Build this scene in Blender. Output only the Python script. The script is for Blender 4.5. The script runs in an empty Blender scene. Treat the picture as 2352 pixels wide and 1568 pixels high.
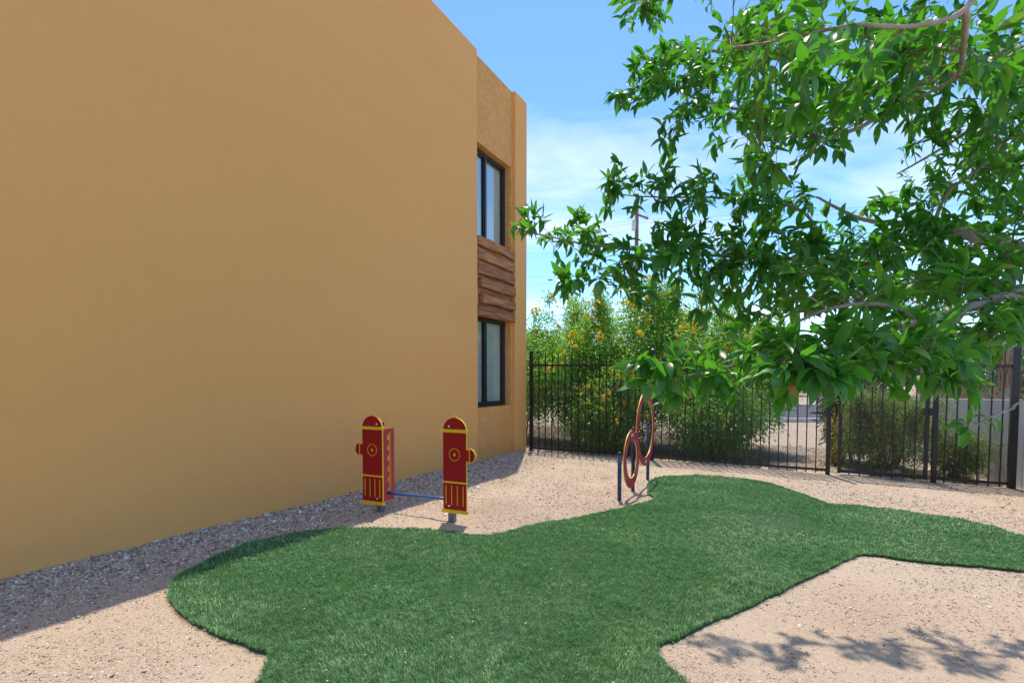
import bpy, bmesh, math, random
import numpy as np
from mathutils import Vector, Matrix

random.seed(11)
rng = np.random.default_rng(11)
scene = bpy.context.scene
col = scene.collection
R = math.radians

# ------------------------------------------------------------------ camera
CAM_H = 1.35
PITCH = R(2.6)                      # slightly nose-down, with the lens shifted up
FPX, CX = 1260.0, 1176.0            # focal length / centre in units of a 2352 px wide picture
HORIZON = 868.0
CYP = HORIZON + FPX * math.tan(PITCH)
cam = bpy.data.cameras.new('camera')
cam.sensor_width = 36.0
cam.lens = FPX / 2352.0 * 36.0
cam.shift_y = (CYP - 784.0) / 2352.0
cam.clip_start = 0.05
cam.clip_end = 4000
camo = bpy.data.objects.new('camera', cam)
camo.location = (0, 0, CAM_H)
camo.rotation_euler = (R(90) - PITCH, 0, 0)
col.objects.link(camo)
scene.camera = camo

# ------------------------------------------------------------------ sky, sun, exposure
SUN_TO = Vector((0.03, 0.40, 1.0)).normalized()       # direction towards the sun
SUN_EL = math.asin(SUN_TO.z)
SUN_AZ = math.atan2(SUN_TO.x, SUN_TO.y)
world = bpy.data.worlds.new('World')
scene.world = world
world.use_nodes = True
wt = world.node_tree
wt.nodes.clear()


def wn(t, **k):
    n = wt.nodes.new(t)
    for a, b in k.items():
        setattr(n, a, b)
    return n


sky = wn('ShaderNodeTexSky', sky_type='NISHITA', sun_disc=False)
sky.sun_elevation = SUN_EL
sky.sun_rotation = SUN_AZ
sky.altitude = 350
sky.air_density = 0.72
sky.dust_density = 0.25
sky.ozone_density = 3.0
tc = wn('ShaderNodeTexCoord')
sep = wn('ShaderNodeSeparateXYZ')
wt.links.new(tc.outputs['Generated'], sep.inputs[0])
zc = wn('ShaderNodeMath', operation='MAXIMUM'); zc.inputs[1].default_value = 0.02
wt.links.new(sep.outputs['Z'], zc.inputs[0])
za = wn('ShaderNodeMath', operation='ADD'); za.inputs[1].default_value = 0.12
wt.links.new(zc.outputs[0], za.inputs[0])
dx = wn('ShaderNodeMath', operation='DIVIDE'); dy = wn('ShaderNodeMath', operation='DIVIDE')
wt.links.new(sep.outputs['X'], dx.inputs[0]); wt.links.new(za.outputs[0], dx.inputs[1])
wt.links.new(sep.outputs['Y'], dy.inputs[0]); wt.links.new(za.outputs[0], dy.inputs[1])
cmb = wn('ShaderNodeCombineXYZ')
wt.links.new(dx.outputs[0], cmb.inputs[0]); wt.links.new(dy.outputs[0], cmb.inputs[1])
mp = wn('ShaderNodeMapping'); mp.inputs['Rotation'].default_value = (0, 0, R(-28)); mp.inputs['Scale'].default_value = (0.75, 1.5, 1)
wt.links.new(cmb.outputs[0], mp.inputs[0])
cn = wn('ShaderNodeTexNoise'); cn.inputs['Scale'].default_value = 0.9; cn.inputs['Detail'].default_value = 9; cn.inputs['Roughness'].default_value = 0.56; cn.inputs['Distortion'].default_value = 0.5
wt.links.new(mp.outputs[0], cn.inputs['Vector'])
cr = wn('ShaderNodeValToRGB')
cr.color_ramp.elements[0].position = 0.46; cr.color_ramp.elements[0].color = (0, 0, 0, 1)
cr.color_ramp.elements[1].position = 0.74; cr.color_ramp.elements[1].color = (0.72, 0.72, 0.72, 1)
wt.links.new(cn.outputs['Fac'], cr.inputs[0])
gam = wn('ShaderNodeHueSaturation'); gam.inputs['Saturation'].default_value = 1.16
wt.links.new(sky.outputs[0], gam.inputs['Color'])
cm = wn('ShaderNodeMixRGB'); cm.inputs[2].default_value = (4.4, 4.6, 4.9, 1)
wt.links.new(cr.outputs[0], cm.inputs[0]); wt.links.new(gam.outputs[0], cm.inputs[1])
bg = wn('ShaderNodeBackground'); bg.inputs[1].default_value = 0.15
wt.links.new(cm.outputs[0], bg.inputs[0])
wo = wn('ShaderNodeOutputWorld'); wt.links.new(bg.outputs[0], wo.inputs[0])

sun = bpy.data.lights.new('sun', 'SUN')
sun.energy = 2.15
sun.angle = R(0.45)
sun.color = (1.0, 0.90, 0.76)
suno = bpy.data.objects.new('sun', sun)
suno.location = (0, 0, 30)
suno.rotation_euler = SUN_TO.to_track_quat('Z', 'Y').to_euler()
col.objects.link(suno)

scene.view_settings.view_transform = 'Standard'
scene.view_settings.look = 'None'
scene.view_settings.exposure = 1.06
scene.view_settings.gamma = 1.0
scene.view_settings.use_curve_mapping = False
scene.render.engine = 'CYCLES'
scene.cycles.max_bounces = 6
scene.cycles.transparent_max_bounces = 12

# ------------------------------------------------------------------ geometry of the place
UD = Vector((0.4408, 0.8976, 0))        # along the building wall, away from the camera
VD = Vector((0.8976, -0.4408, 0))       # out of the wall, along the fence
C_, S_ = math.cos(PITCH), math.sin(PITCH)


def at(px, py, Y):
    """The point of the yard that stands Y metres ahead in the sight line of a survey mark."""
    k = (CYP - py) / FPX
    Z = Y * (k * C_ - S_) / (C_ + k * S_)
    return Vector(((px - CX) / FPX * (Y * C_ - Z * S_), Y, CAM_H + Z))


def plane_z(x, y):
    x = np.clip(x, -7, 9.5)
    y = np.clip(y, -1, 14)
    return -0.0168 * (x + 3.36) - 0.0070 * (y - 3.6)


def ground_at(px, py):
    lo, hi = 0.5, 400.0
    for _ in range(60):
        m = (lo + hi) / 2
        p = at(px, py, m)
        if p.z > float(plane_z(p.x, p.y)):
            lo = m
        else:
            hi = m
    return at(px, py, lo)


G0 = ground_at(0, 1341)


def on_wall(px, py, depth=0.0):
    """(u, z) where a sight line meets the wall plane set `depth` behind the facade."""
    a, b = at(px, py, 1.0), at(px, py, 2.0)
    d = b - a
    o = Vector((0, 0, CAM_H))
    t = ((G0 - VD * depth) - o).dot(VD) / d.dot(VD)
    p = o + d * t
    return (p - G0).dot(UD), p.z


# value noise
_perm = rng.random((256, 256))


def vnoise(x, y, s):
    x = np.asarray(x) * s; y = np.asarray(y) * s
    xi = np.floor(x).astype(int); yi = np.floor(y).astype(int)
    fx = x - xi; fy = y - yi
    fx = fx * fx * (3 - 2 * fx); fy = fy * fy * (3 - 2 * fy)
    g = lambda i, j: _perm[i & 255, j & 255]
    return (g(xi, yi) * (1 - fx) + g(xi + 1, yi) * fx) * (1 - fy) + (g(xi, yi + 1) * (1 - fx) + g(xi + 1, yi + 1) * fx) * fy


def fbm(x, y, s, o=4):
    t, a, n = 0, 1.0, 0
    for i in range(o):
        t = t + a * vnoise(np.asarray(x) + 17.3 * i, np.asarray(y) + 5.1 * i, s * 2 ** i); n += a; a *= .5
    return t / n


def ground_z(x, y):
    x = np.asarray(x, float); y = np.asarray(y, float)
    z = plane_z(x, y)
    near = np.exp(-(np.maximum(0, np.hypot(x - 1, y - 5) - 9) / 6) ** 2)
    z = z + near * ((fbm(x, y, 0.9) - .5) * 0.035 + (fbm(x + 40, y, 6.0, 3) - .5) * 0.014)
    v = (x - G0.x) * VD.x + (y - G0.y) * VD.y          # heaped gravel against the wall
    u = (x - G0.x) * UD.x + (y - G0.y) * UD.y
    heap = np.where((v > -1) & (v < 1.2) & (u < 9), np.exp(-np.maximum(v, 0) / .35), 0)
    z = z + heap * (0.0 + 0.05 * fbm(u, v + 9, 1.4, 3)) * near
    return z


def gz(x, y):
    return float(ground_z(x, y))


# ------------------------------------------------------------------ materials
def mat_new(name):
    m = bpy.data.materials.new(name)
    m.use_nodes = True
    nt = m.node_tree
    nt.nodes.clear()
    out = nt.nodes.new('ShaderNodeOutputMaterial')
    b = nt.nodes.new('ShaderNodeBsdfPrincipled')
    nt.links.new(b.outputs[0], out.inputs[0])
    return m, nt, b, out


def ramp(nt, fac, stops):
    r = nt.nodes.new('ShaderNodeValToRGB')
    e = r.color_ramp.elements
    while len(e) < len(stops):
        e.new(0.5)
    for i, (p, c) in enumerate(stops):
        e[i].position = p
        e[i].color = (*c, 1)
    nt.links.new(fac, r.inputs[0])
    return r.outputs[0]


def noise(nt, scale, detail=4, rough=.55, vec=None, dist=0.0):
    n = nt.nodes.new('ShaderNodeTexNoise')
    n.inputs['Scale'].default_value = scale
    n.inputs['Detail'].default_value = detail
    n.inputs['Roughness'].default_value = rough
    n.inputs['Distortion'].default_value = dist
    if vec is None:
        t = nt.nodes.new('ShaderNodeTexCoord'); vec = t.outputs['Object']
    nt.links.new(vec, n.inputs['Vector'])
    return n.outputs['Fac']


def bump(nt, b, h, strength, dist):
    n = nt.nodes.new('ShaderNodeBump')
    n.inputs['Strength'].default_value = strength
    n.inputs['Distance'].default_value = dist
    nt.links.new(h, n.inputs['Height'])
    nt.links.new(n.outputs[0], b.inputs['Normal'])


def mix(nt, f, a, b, mode='MIX'):
    m = nt.nodes.new('ShaderNodeMixRGB'); m.blend_type = mode
    for s, v in ((0, f), (1, a), (2, b)):
        if isinstance(v, (int, float)):
            m.inputs[s].default_value = v if s == 0 else (v, v, v, 1)
        elif isinstance(v, tuple):
            m.inputs[s].default_value = (*v, 1)
        else:
            nt.links.new(v, m.inputs[s])
    return m.outputs[0]


def simple(name, c, rough=.5, metal=0.0, var=.12, nscale=6.0, bmp=0.0, bscale=60, spec=.5):
    m, nt, b, o = mat_new(name)
    f = noise(nt, nscale, 5)
    lo = tuple(max(0, v * (1 - var)) for v in c); hi = tuple(min(1, v * (1 + var)) for v in c)
    nt.links.new(ramp(nt, f, [(.3, lo), (.7, hi)]), b.inputs['Base Color'])
    b.inputs['Roughness'].default_value = rough
    b.inputs['Metallic'].default_value = metal
    b.inputs['Specular IOR Level'].default_value = spec
    if bmp:
        bump(nt, b, noise(nt, bscale, 4), bmp, .01)
    return m


def leaf_mat(name, stops, trans, tfac, rough=.4, spec=.5):
    """Leaf: glossy upper skin plus light passing through; every leaf its own tint."""
    m, nt, b, out = mat_new(name)
    g = nt.nodes.new('ShaderNodeNewGeometry')
    c = ramp(nt, g.outputs['Random Per Island'], stops)
    nt.links.new(c, b.inputs['Base Color'])
    b.inputs['Roughness'].default_value = rough
    b.inputs['Specular IOR Level'].default_value = spec
    t = nt.nodes.new('ShaderNodeBsdfTranslucent')
    t.inputs[0].default_value = (*trans, 1)
    mx = nt.nodes.new('ShaderNodeMixShader'); mx.inputs[0].default_value = tfac
    nt.links.new(b.outputs[0], mx.inputs[1]); nt.links.new(t.outputs[0], mx.inputs[2])
    nt.links.new(mx.outputs[0], out.inputs[0])
    return m


M = {}
# stucco wall: warm ochre, faint trowel clouds
m, nt, b, o = mat_new('stucco'); M['stucco'] = m
tcw = nt.nodes.new('ShaderNodeTexCoord')
mw = nt.nodes.new('ShaderNodeMapping'); mw.inputs['Scale'].default_value = (.35, 1, 1.6)
nt.links.new(tcw.outputs['Object'], mw.inputs[0])
f1 = noise(nt, .8, 7, .6, mw.outputs[0], .4); f2 = noise(nt, 9, 5, .6)
c1 = ramp(nt, f1, [(.3, (.765, .385, .120)), (.5, (.79, .40, .126)), (.7, (.805, .415, .134))])
c1 = mix(nt, .15, c1, ramp(nt, f2, [(.3, (.72, .36, .11)), (.7, (.82, .44, .15))]))
sw = nt.nodes.new('ShaderNodeSeparateXYZ'); nt.links.new(tcw.outputs['Object'], sw.inputs[0])
# splash dirt: ragged patches of dust low on the wall
h1 = nt.nodes.new('ShaderNodeMapRange'); h1.inputs[1].default_value = .02; h1.inputs[2].default_value = .40; h1.inputs[3].default_value = .35; h1.inputs[4].default_value = 0.0
nt.links.new(sw.outputs['Z'], h1.inputs[0])
spl = noise(nt, 3.2, 6, .65)
ml = nt.nodes.new('ShaderNodeMath'); ml.operation = 'MULTIPLY'; nt.links.new(h1.outputs[0], ml.inputs[0])
nt.links.new(ramp(nt, spl, [(.42, (0, 0, 0)), (.68, (1, 1, 1))]), ml.inputs[1])
nt.links.new(mix(nt, ml.outputs[0], c1, (.62, .36, .17)), b.inputs['Base Color'])
b.inputs['Roughness'].default_value = .85; b.inputs['Specular IOR Level'].default_value = .25
bump(nt, b, mix(nt, .45, noise(nt, 60, 5, .6), noise(nt, 4, 5, .6)), .5, .012)
# rough lace-trowelled stucco in the recess
m, nt, b, o = mat_new('lace_stucco'); M['lace'] = m
f1 = noise(nt, 1.3, 5, .6)
nt.links.new(ramp(nt, f1, [(.3, (.74, .37, .112)), (.7, (.80, .415, .135))]), b.inputs['Base Color'])
b.inputs['Roughness'].default_value = .85; b.inputs['Specular IOR Level'].default_value = .25
bump(nt, b, ramp(nt, noise(nt, 9, 6, .6, dist=1.2), [(.42, (0, 0, 0)), (.58, (1, 1, 1))]), .7, .02)

# decomposed granite ground; zone attribute: 0 yard grit, 1 brown mulch under the shrubs
m, nt, b, o = mat_new('granite_grit'); M['ground'] = m
f = noise(nt, 1.1, 7, .62); f2 = noise(nt, 55, 6, .7); f3 = noise(nt, 240, 3, .6)
c = ramp(nt, f, [(.30, (.48, .345, .225)), (.5, (.57, .44, .30)), (.72, (.62, .50, .365))])
c = mix(nt, .35, c, ramp(nt, f2, [(.32, (.24, .165, .11)), (.5, (.54, .41, .29)), (.68, (.80, .69, .55))]))
c = mix(nt, .25, c, ramp(nt, f3, [(.3, (.3, .22, .17)), (.7, (.75, .64, .55))]))
at_ = nt.nodes.new('ShaderNodeAttribute'); at_.attribute_name = 'zone'
mu = ramp(nt, f2, [(.3, (.075, .045, .03)), (.5, (.16, .10, .065)), (.7, (.34, .25, .17))])
nt.links.new(mix(nt, at_.outputs['Fac'], c, mu), b.inputs['Base Color'])
b.inputs['Roughness'].default_value = .95; b.inputs['Specular IOR Level'].default_value = .15
bump(nt, b, mix(nt, .5, f2, f3), .9, .012)


def island_mat(name, stops, rough=.8, spec=.3):
    m, nt, b, o = mat_new(name)
    g = nt.nodes.new('ShaderNodeNewGeometry')
    nt.links.new(ramp(nt, g.outputs['Random Per Island'], stops), b.inputs['Base Color'])
    b.inputs['Roughness'].default_value = rough
    b.inputs['Specular IOR Level'].default_value = spec
    return m


M['chips'] = island_mat('gravel_chips', [(0, (.16, .11, .08)), (.18, (.36, .25, .17)), (.5, (.58, .455, .325)), (.8, (.73, .63, .50)), (1, (.88, .85, .78))], .85)
M['mulchchips'] = island_mat('mulch_chips', [(0, (.08, .045, .03)), (.4, (.22, .14, .09)), (.75, (.42, .32, .22)), (1, (.65, .56, .45))], .9)
M['litter'] = island_mat('dry_litter', [(0, (.42, .28, .14)), (.5, (.62, .5, .33)), (1, (.85, .80, .70))], .7)

# turf
m, nt, b, out = mat_new('turf_blade'); M['turf'] = m
g = nt.nodes.new('ShaderNodeNewGeometry')
c = ramp(nt, g.outputs['Random Per Island'], [(0, (.12, .26, .065)), (.4, (.25, .49, .15)), (.8, (.38, .61, .25)), (1, (.60, .69, .45))])
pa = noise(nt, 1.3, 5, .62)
c = mix(nt, ramp(nt, pa, [(.36, (0, 0, 0)), (.68, (.75, .75, .75))]), c, (.30, .46, .23))  # paler patches: sheen of flattened blades, put into the colour
pb = noise(nt, 2.1, 4, .6, dist=.8)
pc = noise(nt, 22, 3, .6)
c = mix(nt, ramp(nt, pc, [(.38, (.75, .75, .75)), (.56, (0, 0, 0))]), c, (.05, .18, .04))
c = mix(nt, ramp(nt, pb, [(.50, (0, 0, 0)), (.72, (.45, .45, .45))]), c, (.045, .17, .04))
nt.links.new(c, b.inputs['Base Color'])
b.inputs['Roughness'].default_value = .45; b.inputs['Specular IOR Level'].default_value = .5
t = nt.nodes.new('ShaderNodeBsdfTranslucent'); t.inputs[0].default_value = (.15, .42, .11, 1)
mx = nt.nodes.new('ShaderNodeMixShader'); mx.inputs[0].default_value = .22
nt.links.new(b.outputs[0], mx.inputs[1]); nt.links.new(t.outputs[0], mx.inputs[2]); nt.links.new(mx.outputs[0], out.inputs[0])
M['turfbase'] = simple('turf_backing', (.022, .08, .02), .9, var=.3, nscale=30)

M['red'] = simple('red_panel', (.36, .006, .010), .45, var=.06, nscale=5, bmp=.15, bscale=500, spec=.3)
M['ringred'] = simple('ring_red_panel', (.46, .035, .05), .48, var=.10, nscale=5, bmp=.15, bscale=500, spec=.3)
M['yellow'] = simple('yellow_core', (.88, .53, .015), .40, var=.06)
M['bone'] = simple('bone_inlay', (.75, .68, .52), .5, var=.08)
M['navy'] = simple('navy_post', (.022, .042, .105), .33, var=.15, nscale=12)
M['bluebar'] = simple('blue_bar', (.035, .12, .33), .35, var=.12, nscale=12)
M['galv'] = simple('grey_post', (.13, .17, .23), .42, metal=.35, var=.25, nscale=18)
M['bolt'] = simple('bolt_steel', (.75, .75, .74), .22, metal=.9, var=.05)
M['black'] = simple('black_iron', (.012, .011, .012), .42, var=.25, nscale=9, bmp=.1, bscale=200)
M['meshiron'] = simple('mesh_iron', (.05, .046, .044), .4, var=.2)
M['rubber'] = simple('black_cap', (.012, .012, .014), .6)
M['bronze'] = simple('bronze_frame', (.045, .038, .036), .38, metal=.3, var=.15)
M['blind'] = simple('pale_blind', (.50, .54, .52), .8, var=.06)
M['room'] = simple('dark_room', (.035, .035, .033), .9)
M['roof'] = simple('roof_felt', (.42, .40, .37), .9, var=.1)
M['asphalt'] = simple('asphalt', (.09, .092, .10), .85, var=.15, nscale=2, bmp=.3, bscale=90)
M['concrete'] = simple('block_wall_render', (.64, .635, .63), .9, var=.14, nscale=3, bmp=.7, bscale=70)
M['concrete2'] = simple('light_concrete', (.55, .53, .50), .9, var=.12, nscale=4, bmp=.3)
M['bark'] = simple('grey_bark', (.34, .28, .23), .8, var=.3, nscale=14, bmp=.6, bscale=60)
M['twig'] = simple('brown_twig', (.24, .15, .09), .75, var=.3, nscale=20)
M['stem'] = simple('shrub_stem', (.23, .17, .11), .85, var=.3, nscale=9)
M['stone'] = simple('field_stone', (.42, .33, .27), .85, var=.3, nscale=5, bmp=.5, bscale=30)
M['redstone'] = simple('red_stone', (.28, .12, .075), .85, var=.25, nscale=7, bmp=.5, bscale=30)
M['polewood'] = simple('pole_wood', (.20, .135, .105), .85, var=.25, nscale=3)
M['wire'] = simple('cable', (.05, .05, .055), .6)
M['signblue'] = simple('sign_blue', (.035, .085, .17), .45)
M['signteal'] = simple('sign_teal', (.11, .30, .32), .45)
M['white'] = simple('white_paint', (.75, .75, .74), .5)
M['orange'] = simple('orange_sheet', (.75, .14, .02), .45)
M['skirt'] = simple('dead_fronds', (.36, .22, .12), .9, var=.35, nscale=10)
M['tan'] = simple('tan_building', (.52, .30, .16), .85)

# window glass: see-through with a strong sky reflection
m, nt, b, out = mat_new('window_glass'); M['glass'] = m
gl = nt.nodes.new('ShaderNodeBsdfGlossy'); gl.inputs['Roughness'].default_value = .015; gl.inputs[0].default_value = (.86, .95, .97, 1)
tr = nt.nodes.new('ShaderNodeBsdfTransparent'); tr.inputs[0].default_value = (.93, .97, .96, 1)
lw = nt.nodes.new('ShaderNodeLayerWeight'); lw.inputs[0].default_value = .5
pw = nt.nodes.new('ShaderNodeMath'); pw.operation = 'POWER'; pw.inputs[1].default_value = 2.5; nt.links.new(lw.outputs['Facing'], pw.inputs[0])
ad = nt.nodes.new('ShaderNodeMath'); ad.operation = 'MULTIPLY_ADD'; ad.use_clamp = True; ad.inputs[1].default_value = .6; ad.inputs[2].default_value = .05
nt.links.new(pw.outputs[0], ad.inputs[0])
mx = nt.nodes.new('ShaderNodeMixShader')
nt.links.new(ad.outputs[0], mx.inputs[0]); nt.links.new(tr.outputs[0], mx.inputs[1]); nt.links.new(gl.outputs[0], mx.inputs[2])
nt.links.new(mx.outputs[0], out.inputs[0])

# weathered cedar boards
m, nt, b, o = mat_new('cedar_board'); M['cedar'] = m
t = nt.nodes.new('ShaderNodeTexCoord')
oi = nt.nodes.new('ShaderNodeObjectInfo')
va = nt.nodes.new('ShaderNodeVectorMath'); va.operation = 'ADD'
nt.links.new(t.outputs['Object'], va.inputs[0])
sc_ = nt.nodes.new('ShaderNodeVectorMath'); sc_.operation = 'SCALE'; sc_.inputs['Scale'].default_value = 31.0
cv = nt.nodes.new('ShaderNodeCombineXYZ'); nt.links.new(oi.outputs['Random'], cv.inputs[0]); nt.links.new(oi.outputs['Random'], cv.inputs[2])
nt.links.new(cv.outputs[0], sc_.inputs[0]); nt.links.new(sc_.outputs[0], va.inputs[1])
mpn = nt.nodes.new('ShaderNodeMapping'); mpn.inputs['Scale'].default_value = (1.3, 14, 16)
nt.links.new(va.outputs[0], mpn.inputs[0])
g1 = noise(nt, 1.6, 6, .6, mpn.outputs[0], .15)
c = ramp(nt, g1, [(.28, (.13, .045, .012)), (.45, (.34, .135, .040)), (.6, (.52, .235, .080)), (.75, (.68, .37, .150))])
k = noise(nt, 5.5, 2, .5, va.outputs[0])
c = mix(nt, ramp(nt, k, [(.70, (0, 0, 0)), (.76, (1, 1, 1))]), c, (.50, .36, .22))
nt.links.new(mix(nt, .7, c, ramp(nt, oi.outputs['Random'], [(0, (.62, .54, .48)), (1, (1.0, .98, .95))]), 'MULTIPLY'), b.inputs['Base Color'])
b.inputs['Roughness'].default_value = .8
bump(nt, b, g1, .5, .01)

M['leaf'] = leaf_mat('tree_leaf', [(0, (.018, .075, .022)), (.35, (.035, .13, .028)), (.7, (.07, .21, .04)), (.97, (.14, .32, .06)), (1, (.34, .34, .06))], (.16, .60, .022), .37, .36, .5)
M['oldleaf'] = leaf_mat('withered_leaf', [(0, (.45, .16, .04)), (1, (.6, .3, .08))], (.7, .25, .03), .3, .6)
M['shrubleaf'] = leaf_mat('shrub_leaf', [(0, (.05, .14, .02)), (.5, (.12, .29, .045)), (.85, (.20, .40, .08)), (1, (.34, .50, .19))], (.36, .70, .07), .48, .35, .6)
M['oleander'] = leaf_mat('oleander_leaf', [(0, (.02, .06, .025)), (.6, (.045, .11, .045)), (1, (.16, .26, .14))], (.10, .25, .05), .2, .35)
M['sage'] = leaf_mat('sage_leaf', [(0, (.06, .14, .035)), (.6, (.16, .28, .075)), (.9, (.28, .37, .14)), (1, (.50, .48, .24))], (.34, .5, .09), .42, .5)
M['fargreen'] = leaf_mat('far_leaf', [(0, (.05, .11, .04)), (.6, (.10, .19, .07)), (1, (.18, .28, .11))], (.16, .30, .06), .25, .6)
M['drygrass'] = leaf_mat('dry_grass', [(0, (.30, .20, .09)), (.6, (.46, .33, .16)), (1, (.60, .48, .26))], (.7, .5, .2), .5, .7)
M['petal'] = leaf_mat('yellow_petal', [(0, (.92, .60, .015)), (1, (.95, .74, .04))], (.98, .7, .03), .45, .5)
M['pinkpetal'] = leaf_mat('pink_bract', [(0, (.75, .03, .16)), (1, (.80, .10, .28))], (.9, .06, .25), .35, .5)
M['salmon'] = leaf_mat('salmon_bloom', [(0, (.55, .30, .22)), (.6, (.62, .42, .25)), (1, (.6, .22, .2))], (.7, .35, .2), .3, .6)


# ------------------------------------------------------------------ builders
def tag(o, label=None, cat=None, group=None, kind=None):
    if label: o['label'] = label
    if cat: o['category'] = cat
    if group: o['group'] = group
    if kind: o['kind'] = kind
    return o


def empty(name, loc, rz=0.0):
    o = bpy.data.objects.new(name, None)
    o.empty_display_size = .1
    o.location = loc
    o.rotation_euler = (0, 0, rz)
    col.objects.link(o)
    return o


def link(name, me, mats, parent=None, loc=None, rot=None):
    if mats is not None:
        for x in (mats if isinstance(mats, (list, tuple)) else [mats]):
            me.materials.append(M[x])
    o = bpy.data.objects.new(name, me)
    if loc is not None: o.location = loc
    if rot is not None: o.rotation_euler = rot
    if parent is not None: o.parent = parent
    col.objects.link(o)
    return o


class MB:
    def __init__(s):
        s.v, s.f, s.m, s.smooth = [], [], [], []

    def add(s, vs, fs, mi=0, smooth=False):
        b = len(s.v)
        s.v += [tuple(v) for v in vs]
        s.f += [tuple(i + b for i in f) for f in fs]
        s.m += [mi] * len(fs)
        s.smooth += [smooth] * len(fs)

    def box(s, a, b, mi=0):
        (x0, y0, z0), (x1, y1, z1) = a, b
        s.add([(x0, y0, z0), (x1, y0, z0), (x1, y1, z0), (x0, y1, z0), (x0, y0, z1), (x1, y0, z1), (x1, y1, z1), (x0, y1, z1)],
              [(0, 3, 2, 1), (4, 5, 6, 7), (0, 1, 5, 4), (1, 2, 6, 5), (2, 3, 7, 6), (3, 0, 4, 7)], mi)

    def beam(s, p, q, w, h, mi=0, up=(0, 0, 1)):
        p, q = Vector(p), Vector(q)
        d = (q - p).normalized(); upv = Vector(up)
        sd = d.cross(upv).normalized(); u2 = sd.cross(d)
        vs = []
        for c in (p, q):
            for a, b in ((-1, -1), (1, -1), (1, 1), (-1, 1)):
                vs.append(c + sd * (a * w / 2) + u2 * (b * h / 2))
        s.add(vs, [(0, 1, 2, 3), (7, 6, 5, 4), (0, 4, 5, 1), (1, 5, 6, 2), (2, 6, 7, 3), (3, 7, 4, 0)], mi)

    def tube(s, pts, rad, n=8, mi=0, cap=True):
        pts = [Vector(p) for p in pts]
        if not isinstance(rad, (list, tuple, np.ndarray)): rad = [rad] * len(pts)
        vs = []; prev = None
        for i, p in enumerate(pts):
            d = (pts[min(i + 1, len(pts) - 1)] - pts[max(i - 1, 0)])
            d = d.normalized() if d.length > 1e-9 else Vector((0, 0, 1))
            a = prev if prev is not None else (Vector((1, 0, 0)) if abs(d.x) < .8 else Vector((0, 1, 0)))
            a = (a - d * a.dot(d)).normalized(); prev = a
            b = d.cross(a)
            for k in range(n):
                t = 2 * math.pi * k / n
                vs.append(p + (a * math.cos(t) + b * math.sin(t)) * rad[i])
        fs = []
        for i in range(len(pts) - 1):
            for k in range(n):
                fs.append((i * n + k, i * n + (k + 1) % n, (i + 1) * n + (k + 1) % n, (i + 1) * n + k))
        if cap:
            fs.append(tuple(range(n - 1, -1, -1))); fs.append(tuple(range((len(pts) - 1) * n, len(pts) * n)))
        s.add(vs, fs, mi, True)

    def lathe(s, prof, n=16, mi=0, c=(0, 0, 0)):
        vs = []
        for r, z in prof:
            for k in range(n):
                t = 2 * math.pi * k / n
                vs.append((c[0] + r * math.cos(t), c[1] + r * math.sin(t), c[2] + z))
        fs = []
        for i in range(len(prof) - 1):
            for k in range(n):
                fs.append((i * n + k, i * n + (k + 1) % n, (i + 1) * n + (k + 1) % n, (i + 1) * n + k))
        fs.append(tuple(range(n - 1, -1, -1))); fs.append(tuple(range((len(prof) - 1) * n, len(prof) * n)))
        s.add(vs, fs, mi, True)

    def mesh(s, name, bevel=0.0, seg=2):
        me = bpy.data.meshes.new(name)
        me.from_pydata(s.v, [], s.f)
        me.polygons.foreach_set('material_index', s.m)
        me.polygons.foreach_set('use_smooth', s.smooth)
        me.update()
        if bevel:
            bm = bmesh.new(); bm.from_mesh(me)
            ed = [e for e in bm.edges if e.is_manifold and e.calc_face_angle(0) > .6]
            bmesh.ops.bevel(bm, geom=ed, offset=bevel, segments=seg, profile=.6, affect='EDGES', clamp_overlap=True)
            bm.to_mesh(me); bm.free()
        return me

    def build(s, name, mats, parent=None, bevel=0.0, loc=None, rot=None):
        return link(name, s.mesh(name, bevel), mats, parent, loc, rot)


def np_mesh(name, V, F, mats, parent=None, smooth=False, loc=None):
    """V (n,3); F (m,k) with the same k for all, or a list of such arrays."""
    Fs = F if isinstance(F, list) else [F]
    me = bpy.data.meshes.new(name)
    V = np.asarray(V, np.float32)
    me.vertices.add(len(V)); me.vertices.foreach_set('co', V.ravel())
    lv = np.concatenate([f.ravel() for f in Fs]).astype(np.int32)
    sizes = np.concatenate([np.full(len(f), f.shape[1], np.int32) for f in Fs])
    me.loops.add(len(lv)); me.loops.foreach_set('vertex_index', lv)
    me.polygons.add(len(sizes))
    st = np.zeros(len(sizes), np.int32); st[1:] = np.cumsum(sizes)[:-1]
    me.polygons.foreach_set('loop_start', st)
    me.polygons.foreach_set('loop_total', sizes)
    if smooth:
        me.polygons.foreach_set('use_smooth', np.ones(len(sizes), bool))
    me.update(calc_edges=True)
    return link(name, me, mats, parent, loc)


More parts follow.
